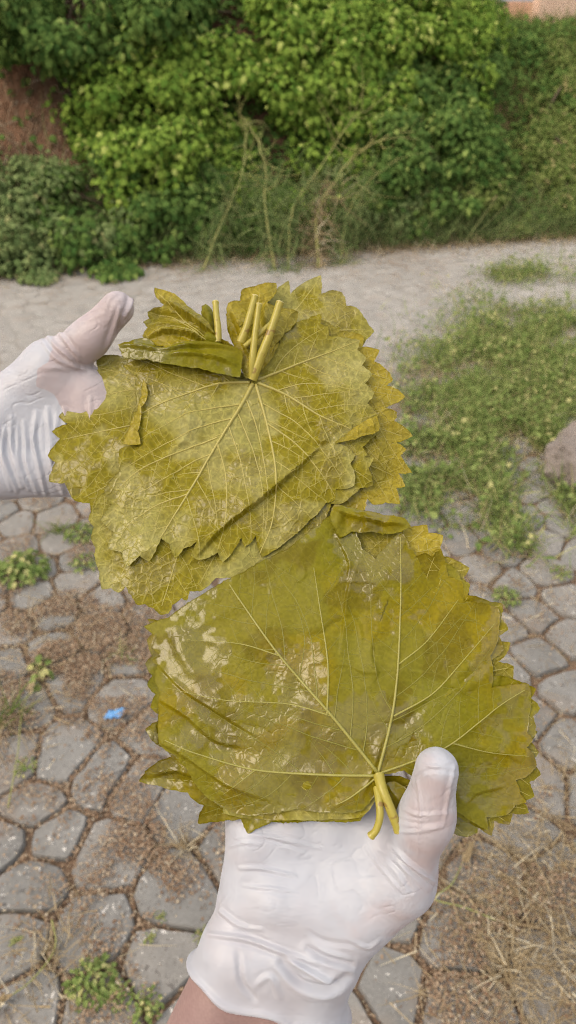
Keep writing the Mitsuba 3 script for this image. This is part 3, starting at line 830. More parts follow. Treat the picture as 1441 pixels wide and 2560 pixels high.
Z6 = lambda pts: [(380 + x / 1.757, 1840 + y / 1.757) for x, y in pts]
lines = [(Z6([(430, 432), (560, 452), (740, 492)]), .0011, 6), (Z6([(330, 490), (400, 470), (470, 475)]), .0008, 5), (Z6([(385, 582), (480, 582), (630, 615)]), .0014, 6), (Z6([(400, 655), (560, 680)]), .0007, 5),
         (Z6([(480, 660), (540, 668), (640, 690)]), .0006, 5), (Z6([(480, 440), (600, 480), (690, 510)]), -.0006, 5),
         (Z6([(250, 870), (420, 895), (560, 945), (720, 1000)]), .0022, 9), (Z6([(690, 935), (760, 975), (870, 1005)]), -.0030, 11), (Z6([(575, 1000), (660, 1085), (770, 1112), (855, 1060)]), -.0042, 14),
         (Z6([(590, 975), (700, 1040), (790, 1085)]), .0024, 9), (Z6([(300, 770), (380, 830), (480, 850)]), .0012, 8), (Z6([(380, 950), (395, 1080), (450, 1150)]), -.0015, 10), (Z6([(450, 1100), (520, 1060), (560, 1150)]), .0012, 10),
         (Z6([(1042, 470), (1130, 560), (1245, 645)]), .0022, 7), (Z6([(985, 480), (1090, 590), (1140, 680)]), -.0010, 8), (Z6([(940, 490), (1000, 570), (1090, 680)]), .0007, 6), (Z6([(1000, 520), (1080, 560), (1210, 680)]), .0006, 6),
         (Z6([(1110, 325), (1180, 348), (1300, 340)]), .0010, 6), (Z6([(1080, 365), (1180, 385), (1290, 372)]), -.0009, 6), (Z6([(1060, 420), (1160, 420), (1280, 400)]), .0010, 6), (Z6([(1165, 200), (1180, 330), (1165, 540)]), .0007, 5),
         (Z6([(1335, 120), (1305, 250), (1285, 380)]), .0012, 6), (Z6([(1150, 190), (1220, 150), (1330, 160)]), -.0008, 6), (Z6([(1190, 120), (1250, 135), (1335, 100)]), .0006, 5), (Z6([(880, 905), (950, 930), (1000, 900)]), .0009, 7),
         (Z6([(690, 860), (760, 900), (900, 920)]), -.0008, 9), (Z6([(340, 690), (300, 760), (340, 800)]), .0008, 7)]
lines = [(p_, a_ * .75, w_ * .72) for p_, a_, w_ in lines]
m = hand(prims, .010, .00105, lines, extra=cuff, seedn=1)
px = project(m.vertices)
cl = .30 + .35 * np.exp(-(((px[:, 0] - 1075) / 80) ** 2 + ((px[:, 1] - 2050) / 160) ** 2)) + .2 * np.exp(-(((px[:, 0] - 950) / 160) ** 2 + ((px[:, 1] - 2290) / 100) ** 2))
obj('glove', (to_world(m.vertices), m.faces), 'glove_film', person, smooth=True, uv=np.column_stack([cl, 0 * cl]), label='white glove with its palm under the lower leaf stack')


def fore_fn(G):
    d = None
    for a, b, ra, rb in fore:
        e = cone_sdf(G, a, b, ra, rb); d = e if d is None else smin(d, e, .014)
    return d


m = sdf_mesh(fore_fn, np.vstack([[a, b] for a, b, _, _ in fore]), .03, .0025)
obj('forearm', (to_world(m.vertices), m.faces), 'skin', person, smooth=True, label='bare forearm below the glove cuff')

# left hand: reaches in from the left behind the upper stack, thumb pointing up right
D = .452
W1, W2 = cpt(-75, 1095, D), cpt(-75, 1185, D)
K2, K3, K4, K5 = cpt(235, 985, D), cpt(255, 1050, D), cpt(250, 1125, D), cpt(235, 1195, D)
MC, IP, TP = cpt(128, 915, .446), cpt(225, 846, .436), cpt(293, 771, .428)
prims = [(W1, K2, .0165, .0130), (W1 * .6 + W2 * .4, K3, .0165, .0135), (W2, K4, .0165, .0130), (W2, K5, .0150, .0115), (W1, MC, .0185, .0150), (MC, IP, .0140, .0100), (IP, TP, .0100, .0098),
         (cpt(120, 960, .449), cpt(200, 985, .452), .014, .012), (cpt(-75, 1130, D), cpt(-260, 1180, D), .024, .026), (W1, W2, .017, .0165)]
for kk, a, b, rr in ((K2, (420, 960), (560, 960), .0100), (K3, (450, 1040), (610, 1050), .0105), (K4, (440, 1120), (590, 1140), .0102), (K5, (400, 1200), (510, 1220), .0090)):
    A, B = cpt(*a, .462), cpt(*b, .466)
    prims += [(kk, A, rr + .002, rr), (A, B, rr, rr), (B, B + (B - A) * .4, rr, rr * .85)]
Z1 = lambda pts: [(x / 2.0, 640 + y / 2.0) for x, y in pts]
lines = [(Z1([(535, 470), (550, 420), (590, 310), (600, 260)]), .0014, 5), (Z1([(575, 490), (605, 400), (620, 300)]), .0015, 5), (Z1([(630, 300), (655, 240), (658, 180)]), .0017, 5), (Z1([(600, 190), (560, 230), (540, 300)]), -.0006, 5),
         (Z1([(230, 390), (290, 460), (390, 540)]), .0013, 5), (Z1([(280, 365), (330, 430), (400, 520)]), .0012, 5), (Z1([(210, 420), (290, 520), (420, 570)]), .0010, 5), (Z1([(300, 400), (350, 480), (400, 560)]), -.0008, 5),
         (Z1([(330, 520), (400, 560), (480, 580)]), .0010, 5), (Z1([(200, 560), (300, 560), (400, 570)]), .0005, 6), (Z1([(430, 330), (480, 300), (520, 290)]), .0005, 4)]
rw = np.random.default_rng(5); x = 5
while x < 470:
    y0 = rw.uniform(700, 860)
    lines.append((Z1([(x + rw.normal(0, 8) - 6, y0), (x - 10 + rw.normal(0, 6), (y0 + 1040) / 2), (x + 4 + rw.normal(0, 6), 1040), (x + 40 + rw.normal(0, 10), 1170 + rw.normal(0, 25))]), rw.uniform(.0008, .0020), rw.uniform(4, 7)))
    x += rw.uniform(22, 62)
m = hand(prims, .010, .00125, lines, seedn=2)
px = project(m.vertices)
wob = 130 * (meshkit.fbm(np.column_stack([px / 55, 0 * px[:, 0]]), 4, 8) - .5)
cl = 1.0 * (px[:, 1] + wob < 990 + .35 * (px[:, 0] - 100)) * (px[:, 0] + wob > 95 - .4 * (px[:, 1] - 900) * (px[:, 1] < 900))
cl = np.clip(cl, 0, 1)
e = np.unique(np.sort(np.vstack([m.faces[:, [0, 1]], m.faces[:, [1, 2]], m.faces[:, [2, 0]]]), 1), axis=0)
for _ in range(4):
    s = cl.copy(); c_ = np.ones(len(cl))
    np.add.at(s, e[:, 0], cl[e[:, 1]]); np.add.at(s, e[:, 1], cl[e[:, 0]]); np.add.at(c_, e[:, 0], 1); np.add.at(c_, e[:, 1], 1)
    cl = s / c_
obj('glove', (to_world(m.vertices), m.faces), 'glove_film', person, smooth=True, uv=np.column_stack([cl, 0 * cl]), label='white glove with its thumb up, left of the upper leaf stack')


# ------------------------------------------------------------------ vine leaves
class Stack:
    """A bundle of leaves: a plane (through the picture point px, py at this depth; leaning back by tilt degrees, turned by turn) and the relief all its leaves share."""
    def __init__(s, px, py, depth, tilt, turn, curve_, creases, seed):
        t, w = math.radians(tilt), math.radians(turn)
        n = -F_ * math.cos(t) + U_ * math.sin(t); n = n * math.cos(w) + R_ * math.sin(w); s.n = n / np.linalg.norm(n)
        s.u = R_ - (R_ @ s.n) * s.n; s.u /= np.linalg.norm(s.u); s.v = np.cross(s.n, s.u)
        s.o = cam_pt(px, py, depth); s.k = curve_; s.seed = seed
        s.creases = []
        for pts, amp, reach, kind in creases:
            c2 = curve(s.flat(pts), 120); s.creases.append((cKDTree(c2), c2, np.gradient(c2, axis=0), amp, reach, kind))

    def flat(s, pts, lift=None):
        pts = np.asarray(pts, float)
        r = F_ + ((pts[:, :1] - 720.5) / FPX) * R_ - ((pts[:, 1:] - 1280) / FPX) * U_
        h, q = np.zeros(len(pts)), None
        for _ in range(1 if lift is None else 5):
            p = EYE + r * ((((s.o - EYE) @ s.n + h) / (r @ s.n))[:, None]) - s.o
            q = np.column_stack([p @ s.u, p @ s.v])
            if lift is not None: h = s.field(q) + lift
        return q

    def field(s, q):
        h = -s.k[0] * q[:, 0] ** 2 - s.k[1] * q[:, 1] ** 2 + s.k[2] * q[:, 0] * q[:, 1]
        h = h + .007 * n2(q, 18, s.seed, 2)
        return h + s.relief(s.creases, q)

    def fold(s, pts, amp, reach, kind):
        c2 = curve(s.flat(pts), 120); return (cKDTree(c2), c2, np.gradient(c2, axis=0), amp, reach, kind)

    def relief(s, creases, q):
        h = np.zeros(len(q))
        for tree, c2, tg, amp, reach, kind in creases:
            d, k = tree.query(q)
            taper = np.sin(np.pi * np.clip((k + 1) / (len(c2) + 1), 0, 1)) ** .5
            rel = q - c2[k]; side = tg[k, 0] * rel[:, 1] - tg[k, 1] * rel[:, 0]
            sd = np.where(side > 0, d, -d)
            if kind == 'step':        # raised on its left side, falling off sharply on the right
                h = h + amp * taper * np.where(sd > 0, np.exp(-sd / reach), np.exp(-(sd / .0006) ** 2))
            else:
                h = h + amp * taper * np.exp(-(d / reach) ** 2)
        return h

    def world(s, q, h):
        return s.o + q[:, :1] * s.u + q[:, 1:] * s.v + np.asarray(h)[:, None] * s.n


def toothed(pts, rng, bulge=.10, jit=.0002):
    """The outline with each side a little convex and uneven."""
    out = []
    for k in range(len(pts)):
        a, b = pts[k], pts[(k + 1) % len(pts)]
        d = b - a; L = np.hypot(*d); nrm = np.array([d[1], -d[0]]) / max(L, 1e-9)
        m = max(2, int(L / .0012)); t = np.arange(m) / m
        out.append(a + d * t[:, None] + nrm * (4 * t * (1 - t) * bulge * min(L, .012) + rng.normal(0, jit, m) * np.sin(np.pi * t))[:, None])
    return np.vstack(out)


def vine_leaf(st, outline, veins, h0, mat, label, spacing=.0011, wr=.0010, edge=.0010, puff=0.0, puff_r=.006, vein_mat='vein_pale', vr=.0010, side=True, stalk=None, seed=0, quilt=.0010, folds=(), ncrease=5, under=True, bulge=.05, cat_='vine leaf'):
    r = np.random.default_rng(400 + seed)
    O = st.flat(outline, h0)
    if np.sum(O[:, 0] * np.roll(O[:, 1], -1) - np.roll(O[:, 0], -1) * O[:, 1]) < 0: O = O[::-1]
    ring = toothed(O, r, bulge)
    poly = Polygon(ring).buffer(0)
    if isinstance(poly, MultiPolygon): poly = max(poly.geoms, key=lambda g_: g_.area)
    ring = np.array(poly.exterior.coords)[:-1]
    keep, corner = [0], cKDTree(O).query(ring)[0] < 1e-7
    for k in range(1, len(ring)):
        if corner[k] or np.hypot(*(ring[k] - ring[keep[-1]])) > spacing * .45: keep.append(k)
    ring = ring[keep]; poly = Polygon(ring).buffer(0)
    if isinstance(poly, MultiPolygon): poly = max(poly.geoms, key=lambda g_: g_.area)
    ring = np.array(poly.exterior.coords)[:-1]
    lo, hi = ring.min(0), ring.max(0)
    folds = [st.fold(*x_) for x_ in folds]
    for _ in range(ncrease if len(veins) else 0):
        p_ = lo + r.random(2) * (hi - lo)
        if not poly.contains(Point(p_)): continue
        a_ = r.uniform(0, 2 * np.pi); c2 = [p_]
        for _k in range(4):
            a_ += r.normal(0, .45); c2.append(c2[-1] + r.uniform(.003, .011) * np.array([math.cos(a_), math.sin(a_)]))
        c2 = curve(np.array(c2), 80); kd = 'step' if r.random() < .55 else 'r'
        folds.append((cKDTree(c2), c2, np.gradient(c2, axis=0), (1 if kd == 'step' or r.random() < .5 else -1) * r.uniform(.0005, .0013), r.uniform(.0014, .0045), kd))
    gx_ = np.arange(lo[0], hi[0], spacing); gy_ = np.arange(lo[1], hi[1], spacing * .866)
    A, B = np.meshgrid(gx_, gy_); A = A + spacing * .5 * (np.arange(len(gy_)) % 2)[:, None]
    G = np.column_stack([A.ravel(), B.ravel()]) + r.normal(0, spacing * .06, (A.size, 2))
    inner = poly.buffer(-spacing * .45); shapely.prepare(inner)
    G = G[shapely.contains_xy(inner, G[:, 0], G[:, 1])]
    Q = np.vstack([ring, G])
    tri = Delaunay(Q).simplices
    cen = Q[tri].mean(1); shapely.prepare(poly)
    tri = tri[shapely.contains_xy(poly, cen[:, 0], cen[:, 1])]
    cr = (Q[tri[:, 1]] - Q[tri[:, 0]]); cr2 = (Q[tri[:, 2]] - Q[tri[:, 0]])
    ar = cr[:, 0] * cr2[:, 1] - cr[:, 1] * cr2[:, 0]
    tri = np.where(ar[:, None] < 0, tri[:, ::-1], tri)[np.abs(ar) > 1e-10]
    mains = [(curve(st.flat(v_, h0), max(20, len(v_) * 12)), w_) for v_, w_ in veins]
    edge_tree = cKDTree(np.vstack([ring, (ring + np.roll(ring, -1, 0)) / 2]))
    allv = np.vstack([c for c, _ in mains]) if mains else None
    vtree = cKDTree(allv) if mains else None

    def height(q):
        h = st.field(q) + h0
        de = edge_tree.query(q)[0]
        f_ = np.exp(-de / .007)
        h = h + edge * f_ + (edge * 2.2) * f_ * n2(q, 70, seed + 31, 2)
        w = n2(q, 55, seed + 3, 3); rid = .5 - 2 * np.abs(n2(q, 85, seed + 9, 2))
        h = h + wr * 1.9 * w + wr * .9 * rid + wr * .22 * n2(q, 160, seed + 5, 2)
        if vtree is not None:
            dv = vtree.query(q)[0]
            h = h + quilt * (1.6 + 1.6 * n2(q, 40, seed + 77, 2)) * (1 - np.exp(-dv / .006)) - quilt
            if under: h = h + .0006 * np.exp(-(dv / .0014) ** 2)
        if puff: h = h + puff * (1 - np.exp(-(de / puff_r) ** 1.5))
        if folds: h = h + st.relief(folds, q)
        return h
    h = height(Q)
    top = st.world(Q, h)
    m = trimesh.Trimesh(top, tri, process=False)
    back = top - np.array(m.vertex_normals) * .00035
    nring = len(ring); n = len(Q); k = np.arange(nring); k2 = (k + 1) % nring
    sides = np.vstack([np.stack([k, k + n, k2], 1), np.stack([k2, k + n, k2 + n], 1)])
    off = r.uniform(0, 5, 2)
    key = thing('vine_leaf', label, cat_, 'vine leaves of the upper stack' if st.seed == 3 else 'vine leaves of the lower stack')
    obj('blade', (np.vstack([top, back]), np.vstack([tri, tri[:, ::-1] + n, sides])), mat, key, smooth=True, uv=np.vstack([Q, Q]) + off)
    lines = []
    for c, w_ in mains:
        hh = height(c); rad = vr * w_ * np.linspace(1.0, .28, len(c))
        obj('vein', tube(st.world(c, hh + rad * .25), rad, 6), vein_mat, key, smooth=True)
        lines.append((c, rad))
    if side and mains:
        tubes, taken = [], allv.copy()
        for c, rad in lines:
            L = np.cumsum(np.r_[0, np.hypot(*np.diff(c, axis=0).T)])
            s_ = .009 + r.uniform(0, .004); sg = 1 if r.random() < .5 else -1
            while s_ < L[-1] - .004:
                k0 = int(np.searchsorted(L, s_)); t = c[min(k0 + 1, len(c) - 1)] - c[k0 - 1]; t = t / (np.hypot(*t) + 1e-9)
                a0 = sg * math.radians(r.uniform(42, 60)); p = c[k0].copy(); path = [p.copy()]
                far = cKDTree(taken); a_ = a0
                for step in range(60):
                    a_ *= .985; a_ += r.normal(0, .03)
                    p = p + .0013 * np.array([t[0] * math.cos(a_) - t[1] * math.sin(a_), t[0] * math.sin(a_) + t[1] * math.cos(a_)])
                    if not shapely.contains_xy(inner, p[0], p[1]) or (step > 5 and far.query(p)[0] < .0016): break
                    path.append(p.copy())
                if len(path) > 5:
                    path = np.array(path); taken = np.vstack([taken, path])
                    rr = np.linspace(rad[k0] * .55, .00013, len(path))
                    tubes.append(tube(st.world(path, height(path) + rr * .2), rr, 4, False))
                    # smaller ones
                    for q_ in range(4, len(path) - 3, 5):
                        t2 = path[q_ + 1] - path[q_]; t2 = t2 / (np.hypot(*t2) + 1e-9)
                        b_ = (1 if (q_ // 5) % 2 else -1) * math.radians(r.uniform(60, 85)); pp = path[q_].copy(); pa = [pp.copy()]
                        for step in range(int(r.uniform(4, 10))):
                            b_ += r.normal(0, .1)
                            pp = pp + .0012 * np.array([t2[0] * math.cos(b_) - t2[1] * math.sin(b_), t2[0] * math.sin(b_) + t2[1] * math.cos(b_)])
                            if not shapely.contains_xy(inner, pp[0], pp[1]): break
                            pa.append(pp.copy())
                        if len(pa) > 3:
                            pa = np.array(pa); tubes.append(tube(st.world(pa, height(pa) + .00003), np.linspace(.00020, .0001, len(pa)), 3, False))
                s_ += r.uniform(.006, .011) * .75; sg = -sg
        if tubes: obj('side_veins', join(tubes), 'vein_fine' if vein_mat == 'vein_top' else vein_mat, key, smooth=True, kind='stuff')
    if stalk:
        pts, r0, r1 = stalk
        W = np.array([st.world(st.flat([(a, b)]), [z_])[0] for a, b, z_ in pts])
        n_ = 26; cv = curve(W, n_)
        rr = np.linspace(r0 * .84, r1, n_) * (1 + .06 * np.sin(np.linspace(0, 5, n_) + seed)); cv = cv + curve(r.normal(0, .00022, (4, 3)), n_); rr[:2] *= (1.18, 1.08)
        obj('stalk', tube(cv, rr, 10), 'stalk', key, smooth=50)
        e_ = cv[0] - cv[1]; e_ /= np.linalg.norm(e_)
        obj('stalk_end', tube(np.array([cv[0] + e_ * .0001, cv[0] + e_ * .0005]), [rr[0] * .93, rr[0] * .85], 10), 'stalk_cut', key, smooth=30)
    return key


UP = Stack(600, 1120, .424, 12, 2, (.75, .65, .15),
           [([(490, 1392), (560, 1320), (650, 1252), (740, 1175), (800, 1118)], .0048, .022, 'step'), ([(420, 1075), (520, 1040), (620, 1010)], .0012, .006, 'r'),
            ([(700, 1000), (760, 1080), (830, 1150)], -.0012, .008, 'r'), ([(880, 1210), (940, 1150), (990, 1120)], .0025, .008, 'r'), ([(380, 1300), (330, 1400), (320, 1470)], .0018, .006, 'r')], 3)
LO = Stack(850, 1700, .388, 13, -3, (.65, .70, -.1),
           [([(1080, 1960), (1110, 1850), (1200, 1700), (1240, 1560)], .0022, .012, 'r'), ([(440, 1900), (560, 1960), (700, 1990)], .0030, .010, 'r'), ([(430, 1780), (520, 1850), (640, 1900)], -.0022, .008, 'r'),
            ([(380, 1660), (460, 1720), (560, 1800), (680, 1830)], -.0016, .0035, 'r'), ([(610, 1420), (760, 1360), (840, 1310)], .0016, .010, 'r'), ([(900, 1500), (880, 1640), (870, 1720)], -.0012, .006, 'r'),
            ([(960, 1480), (940, 1600), (930, 1700)], .0012, .006, 'r'), ([(1080, 1480), (1150, 1560), (1100, 1680)], .0014, .010, 'r')], 8)

O1 = (632, 948)
# ---- upper stack, from the back to the front
vine_leaf(UP, [(640, 900), (650, 760), (690, 728), (708, 712), (722, 703), (726, 738), (755, 712), (802, 691), (803, 738), (830, 730), (855, 735), (866, 768), (890, 772), (908, 795), (922, 815), (935, 830), (915, 852), (880, 905), (800, 960)],
          [([(640, 900), (720, 800), (795, 705)], .7), ([(660, 890), (780, 835), (915, 825)], .7), ([(650, 890), (690, 790), (720, 715)], .4)], -.0075, 'leaf_underside',
          'pale backmost leaf at the top right of the upper stack with a rounded end', seed=1, wr=.0012, spacing=.0014)
vine_leaf(UP, [(660, 930), (740, 820), (800, 800), (850, 830), (908, 842), (905, 870), (948, 878), (935, 905), (965, 925), (983, 950), (965, 965), (995, 975), (1012, 994), (985, 1012), (962, 1021), (992, 1034), (985, 1055), (1010, 1070), (1031, 1092), (990, 1108), (1015, 1126), (1000, 1140), (1012, 1160), (1029, 1183),
               (996, 1183), (1012, 1218), (990, 1222), (998, 1262), (962, 1258), (935, 1264), (917, 1248), (905, 1290), (830, 1340), (700, 1250)],
          [([(650, 940), (780, 1010), (1000, 1090)], .7), ([(650, 950), (800, 1110), (985, 1190)], .6), ([(650, 930), (800, 900), (975, 950)], .6)], -.0055, 'leaf_yellow',
          'yellowish leaf with a row of sharp teeth down the upper stack right side', seed=2, wr=.0009, spacing=.0012)
vine_leaf(UP, [(640, 950), (500, 890), (420, 870), (330, 890), (305, 893), (270, 890), (243, 895), (247, 925), (190, 933), (205, 955), (165, 1005), (180, 1012), (150, 1045), (172, 1062), (132, 1080), (152, 1098), (122, 1140), (140, 1158), (125, 1206), (165, 1210), (188, 1252), (225, 1258), (240, 1300), (400, 1300), (560, 1200)],
          [([(640, 950), (430, 960), (250, 920)], .8), ([(630, 960), (420, 1040), (160, 1100)], .8), ([(620, 970), (420, 1130), (210, 1245)], .6), ([(430, 960), (300, 980), (170, 1010)], .5)], -.0048, 'leaf_underside',
          'leaf with brownish teeth at the left of the upper stack, resting before the gloved palm', seed=3, wr=.0012, spacing=.0012)
vine_leaf(UP, [(640, 1000), (420, 1100), (300, 1180), (262, 1232), (238, 1262), (222, 1300), (236, 1318), (228, 1345), (240, 1370), (240, 1402), (250, 1430), (255, 1474), (278, 1470), (297, 1482), (315, 1466), (330, 1490), (345, 1513), (362, 1510), (385, 1521), (402, 1537), (422, 1534), (432, 1512), (455, 1495), (468, 1502), (475, 1478), (505, 1476), (540, 1445),
               (600, 1440), (680, 1400), (800, 1330), (850, 1200)],
          [([(640, 1000), (500, 1230), (405, 1515)], .8), ([(600, 1050), (420, 1250), (290, 1460)], .7), ([(640, 1010), (600, 1250), (500, 1460)], .6), ([(420, 1250), (330, 1290), (245, 1330)], .5), ([(660, 1020), (690, 1200), (650, 1400)], .6)], -.0022, 'leaf_underside',
          'darker veined leaf whose pointed end hangs lowest from the upper stack', seed=4, wr=.0011, spacing=.0010, edge=.0006)
vine_leaf(UP, [(632, 952), (660, 905), (700, 860), (715, 815), (745, 808), (768, 800), (804, 788), (800, 812), (819, 819), (822, 842), (860, 846), (900, 852), (893, 875), (915, 895), (905, 915), (930, 935), (912, 960), (935, 985), (918, 1010), (945, 1040), (890, 1075), (838, 1108), (870, 1120), (888, 1140), (876, 1160), (888, 1190), (885, 1216), (862, 1224), (840, 1222), (838, 1250), (815, 1258),
               (803, 1274), (775, 1300), (722, 1350), (655, 1394), (640, 1340), (612, 1368), (604, 1340), (586, 1374), (558, 1406), (545, 1382), (500, 1402), (478, 1390), (494, 1355), (460, 1372), (440, 1398), (425, 1362), (404, 1345), (375, 1405), (350, 1390), (318, 1420), (305, 1380), (270, 1372), (285, 1330), (252, 1300), (280, 1262), (262, 1225), (300, 1180), (300, 1125),
               (338, 1112), (330, 1060), (345, 1000), (340, 940), (308, 915), (360, 898), (450, 905), (540, 930), (600, 952)],
          [([(632, 960), (600, 1020), (545, 1110), (470, 1235), (402, 1345)], 1.35), ([(640, 962), (668, 1060), (690, 1180), (682, 1300), (650, 1385)], .95), ([(645, 958), (720, 990), (800, 1040), (875, 1073)], 1.0), ([(645, 950), (760, 905), (900, 852)], .95),
           ([(625, 957), (560, 958), (480, 980), (400, 1010), (345, 1040)], 1.05), ([(545, 1095), (450, 1130), (350, 1175), (290, 1230)], .65), ([(545, 1110), (565, 1190), (565, 1290), (545, 1375)], .55), ([(665, 1055), (740, 1110), (800, 1180), (838, 1240)], .6), ([(470, 1235), (380, 1270), (300, 1330)], .55)],
          .0, 'leaf_underside', 'large pale front leaf of the upper stack with raised veins and a long crease', seed=5, wr=.0013, ncrease=34, folds=[([(350, 1390), (400, 1360), (440, 1400)], .0015, .003, 'r'), ([(590, 1020), (560, 1090), (500, 1180)], .0014, .005, 'r'), ([(650, 1010), (650, 1100), (660, 1200)], -.0014, .006, 'r'), ([(700, 990), (780, 1080), (830, 1180)], .0014, .006, 'r'), ([(430, 1000), (480, 1060), (440, 1120)], .0014, .004, 'r'), ([(750, 1095), (770, 1065), (810, 1070), (830, 1105), (800, 1115), (760, 1100)], -.0012, .0016, 'r')], spacing=.00085, edge=.0004, stalk=([(698, 790, .017), (672, 860, .013), (645, 920, .006), (632, 952, .0012)], .0026, .0030))
vine_leaf(UP, [(700, 1000), (780, 1080), (840, 1100), (880, 1085), (930, 1060), (950, 1078), (925, 1100), (905, 1120), (918, 1140), (895, 1150), (934, 1146), (920, 1172), (932, 1215), (900, 1222), (880, 1240), (850, 1262), (760, 1250)],
          [([(720, 1030), (820, 1130), (925, 1205)], .6)], -.0022, 'leaf_underside', 'pale leaf layer below the orange folded tip of the upper stack', seed=13, wr=.0012, spacing=.0011, edge=.0012)
# a folded-back flap, a torn strip and dark curled pieces of leaf on the front leaf
vine_leaf(UP, [(836, 1108), (862, 1092), (900, 1062), (942, 1041), (948, 1078), (905, 1092), (860, 1105)], [], .0022, 'leaf_yellow', 'orange yellow triangular leaf tip folded over at the right of the upper stack', seed=6, puff=.002, puff_r=.003, side=False)
vine_leaf(UP, [(360, 950), (370, 978), (368, 1000), (354, 1020), (352, 1055), (345, 1080), (353, 1112), (310, 1112), (322, 1078), (345, 1030), (355, 990)], [], .0018, 'leaf_yellow', 'narrow torn yellow leaf strip hanging at the left of the upper stack', seed=7, puff=.0012, puff_r=.003, side=False)
# crumpled, folded leaves at the top
vine_leaf(UP, [(500, 860), (508, 800), (505, 768), (515, 762), (530, 775), (545, 830), (560, 870)], [], .006, 'leaf_topside', 'dark leaf edge curled into a tube beside the pale upright stalk', seed=8, puff=.005, puff_r=.003, side=False)
vine_leaf(UP, [(620, 930), (580, 860), (568, 810), (572, 768), (602, 760), (605, 735), (640, 722), (668, 714), (691, 716), (690, 742), (668, 772), (700, 780), (745, 788), (740, 815), (712, 842), (690, 870), (660, 920)],
          [([(630, 920), (640, 830), (650, 740)], .5)], -.002, 'leaf_yellow', 'crumpled leaf wrapped behind the cut stalks at the top of the upper stack', seed=9, folds=[([(575, 775), (600, 830), (630, 920)], .006, .006, 'step'), ([(610, 745), (640, 790), (640, 860)], -.004, .005, 'r'), ([(690, 725), (660, 770), (670, 850)], .005, .005, 'step')], puff=.005, puff_r=.008, wr=.003, edge=.003, quilt=.001, side=False, stalk=([(541, 770, .008), (545, 815, .008), (548, 865, .006)], .0021, .0022))
vine_leaf(UP, [(390, 728), (410, 732), (448, 752), (470, 775), (510, 808), (532, 835), (540, 858), (600, 882), (560, 900), (430, 880), (372, 862), (360, 848), (372, 828), (362, 815), (376, 800), (370, 784), (405, 775), (412, 768), (392, 748)],
          [([(560, 880), (470, 820), (396, 738)], .5), ([(520, 860), (440, 830), (372, 850)], .4), ([(500, 850), (430, 800), (375, 785)], .4)], .004, 'leaf_yellow', 'crumpled leaf with a pointed tip at the top left of the upper stack', seed=10, folds=[([(395, 740), (450, 790), (520, 840), (590, 885)], .006, .006, 'step'), ([(372, 790), (420, 805), (470, 850)], -.004, .004, 'r'), ([(370, 850), (440, 842), (530, 868)], .005, .005, 'step'), ([(410, 770), (460, 800), (500, 812)], .003, .003, 'r'), ([(380, 820), (430, 828), (490, 860)], .003, .004, 'step')], puff=.005, puff_r=.009, wr=.003, edge=.003, side=False, under=False,
          stalk=([(641, 772, .016), (622, 825, .013), (603, 872, .008)], .0023, .0024))
vine_leaf(UP, [(297, 866), (325, 862), (350, 850), (365, 848), (398, 866), (430, 868), (500, 862), (560, 868), (606, 880), (604, 912), (600, 946), (565, 940), (500, 924), (430, 914), (370, 902), (312, 898), (304, 882)],
          [], .007, 'leaf_topside', 'glossy leaf rolled sideways across the top of the front leaf of the upper stack', seed=11, folds=[([(300, 870), (360, 880), (420, 888), (500, 878), (600, 885)], .004, .006, 'step'), ([(340, 860), (400, 875), (450, 870)], -.003, .003, 'r'), ([(430, 900), (520, 905), (600, 930)], .003, .004, 'step'), ([(480, 880), (510, 900), (520, 925)], -.0025, .003, 'r')], puff=.0045, puff_r=.008, wr=.0022, edge=.001, side=False, under=False, stalk=([(646, 792, .015), (640, 850, .012), (634, 905, .008), (630, 945, .003)], .0022, .0020))
vine_leaf(UP, [(600, 905), (622, 880), (660, 850), (690, 835), (698, 860), (678, 900), (650, 930), (615, 950)], [], .0016, 'leaf_yellow', 'small folded leaf piece behind the foot of the cut stalks', seed=12, puff=.003, puff_r=.004, wr=.002, side=False,
          stalk=([(680, 822, .009), (650, 850, .009), (610, 880, .007)], .0018, .0018))

# ---- lower stack, from the back to the front
vine_leaf(LO, [(945, 1960), (760, 1990), (600, 1960), (480, 1900), (408, 1850), (392, 1815), (410, 1790), (380, 1768), (392, 1735), (372, 1712), (384, 1690), (366, 1660), (383, 1640), (371, 1600), (395, 1580), (372, 1548), (420, 1560), (480, 1520), (560, 1490), (700, 1500), (800, 1700)],
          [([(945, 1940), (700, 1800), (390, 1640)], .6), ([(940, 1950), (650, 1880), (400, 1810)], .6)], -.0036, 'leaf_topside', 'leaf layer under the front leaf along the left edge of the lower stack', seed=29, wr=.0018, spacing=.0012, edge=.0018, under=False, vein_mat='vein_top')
vine_leaf(LO, [(1000, 1900), (1100, 1700), (1250, 1690), (1300, 1705), (1338, 1722), (1325, 1745), (1347, 1770), (1330, 1790), (1338, 1835), (1322, 1850), (1345, 1880), (1330, 1900), (1350, 1935), (1322, 1955), (1334, 1990), (1305, 2000), (1320, 2030), (1280, 2032), (1272, 2060), (1235, 2052), (1228, 2088), (1200, 2070), (1100, 2010)],
          [([(1000, 1900), (1180, 1880), (1340, 1880)], .6), ([(1010, 1910), (1150, 1980), (1260, 2050)], .6)], -.0030, 'leaf_topside', 'toothed leaf layer under the front leaf at the lower right of the lower stack', seed=30, wr=.0014, spacing=.0012, edge=.0014)
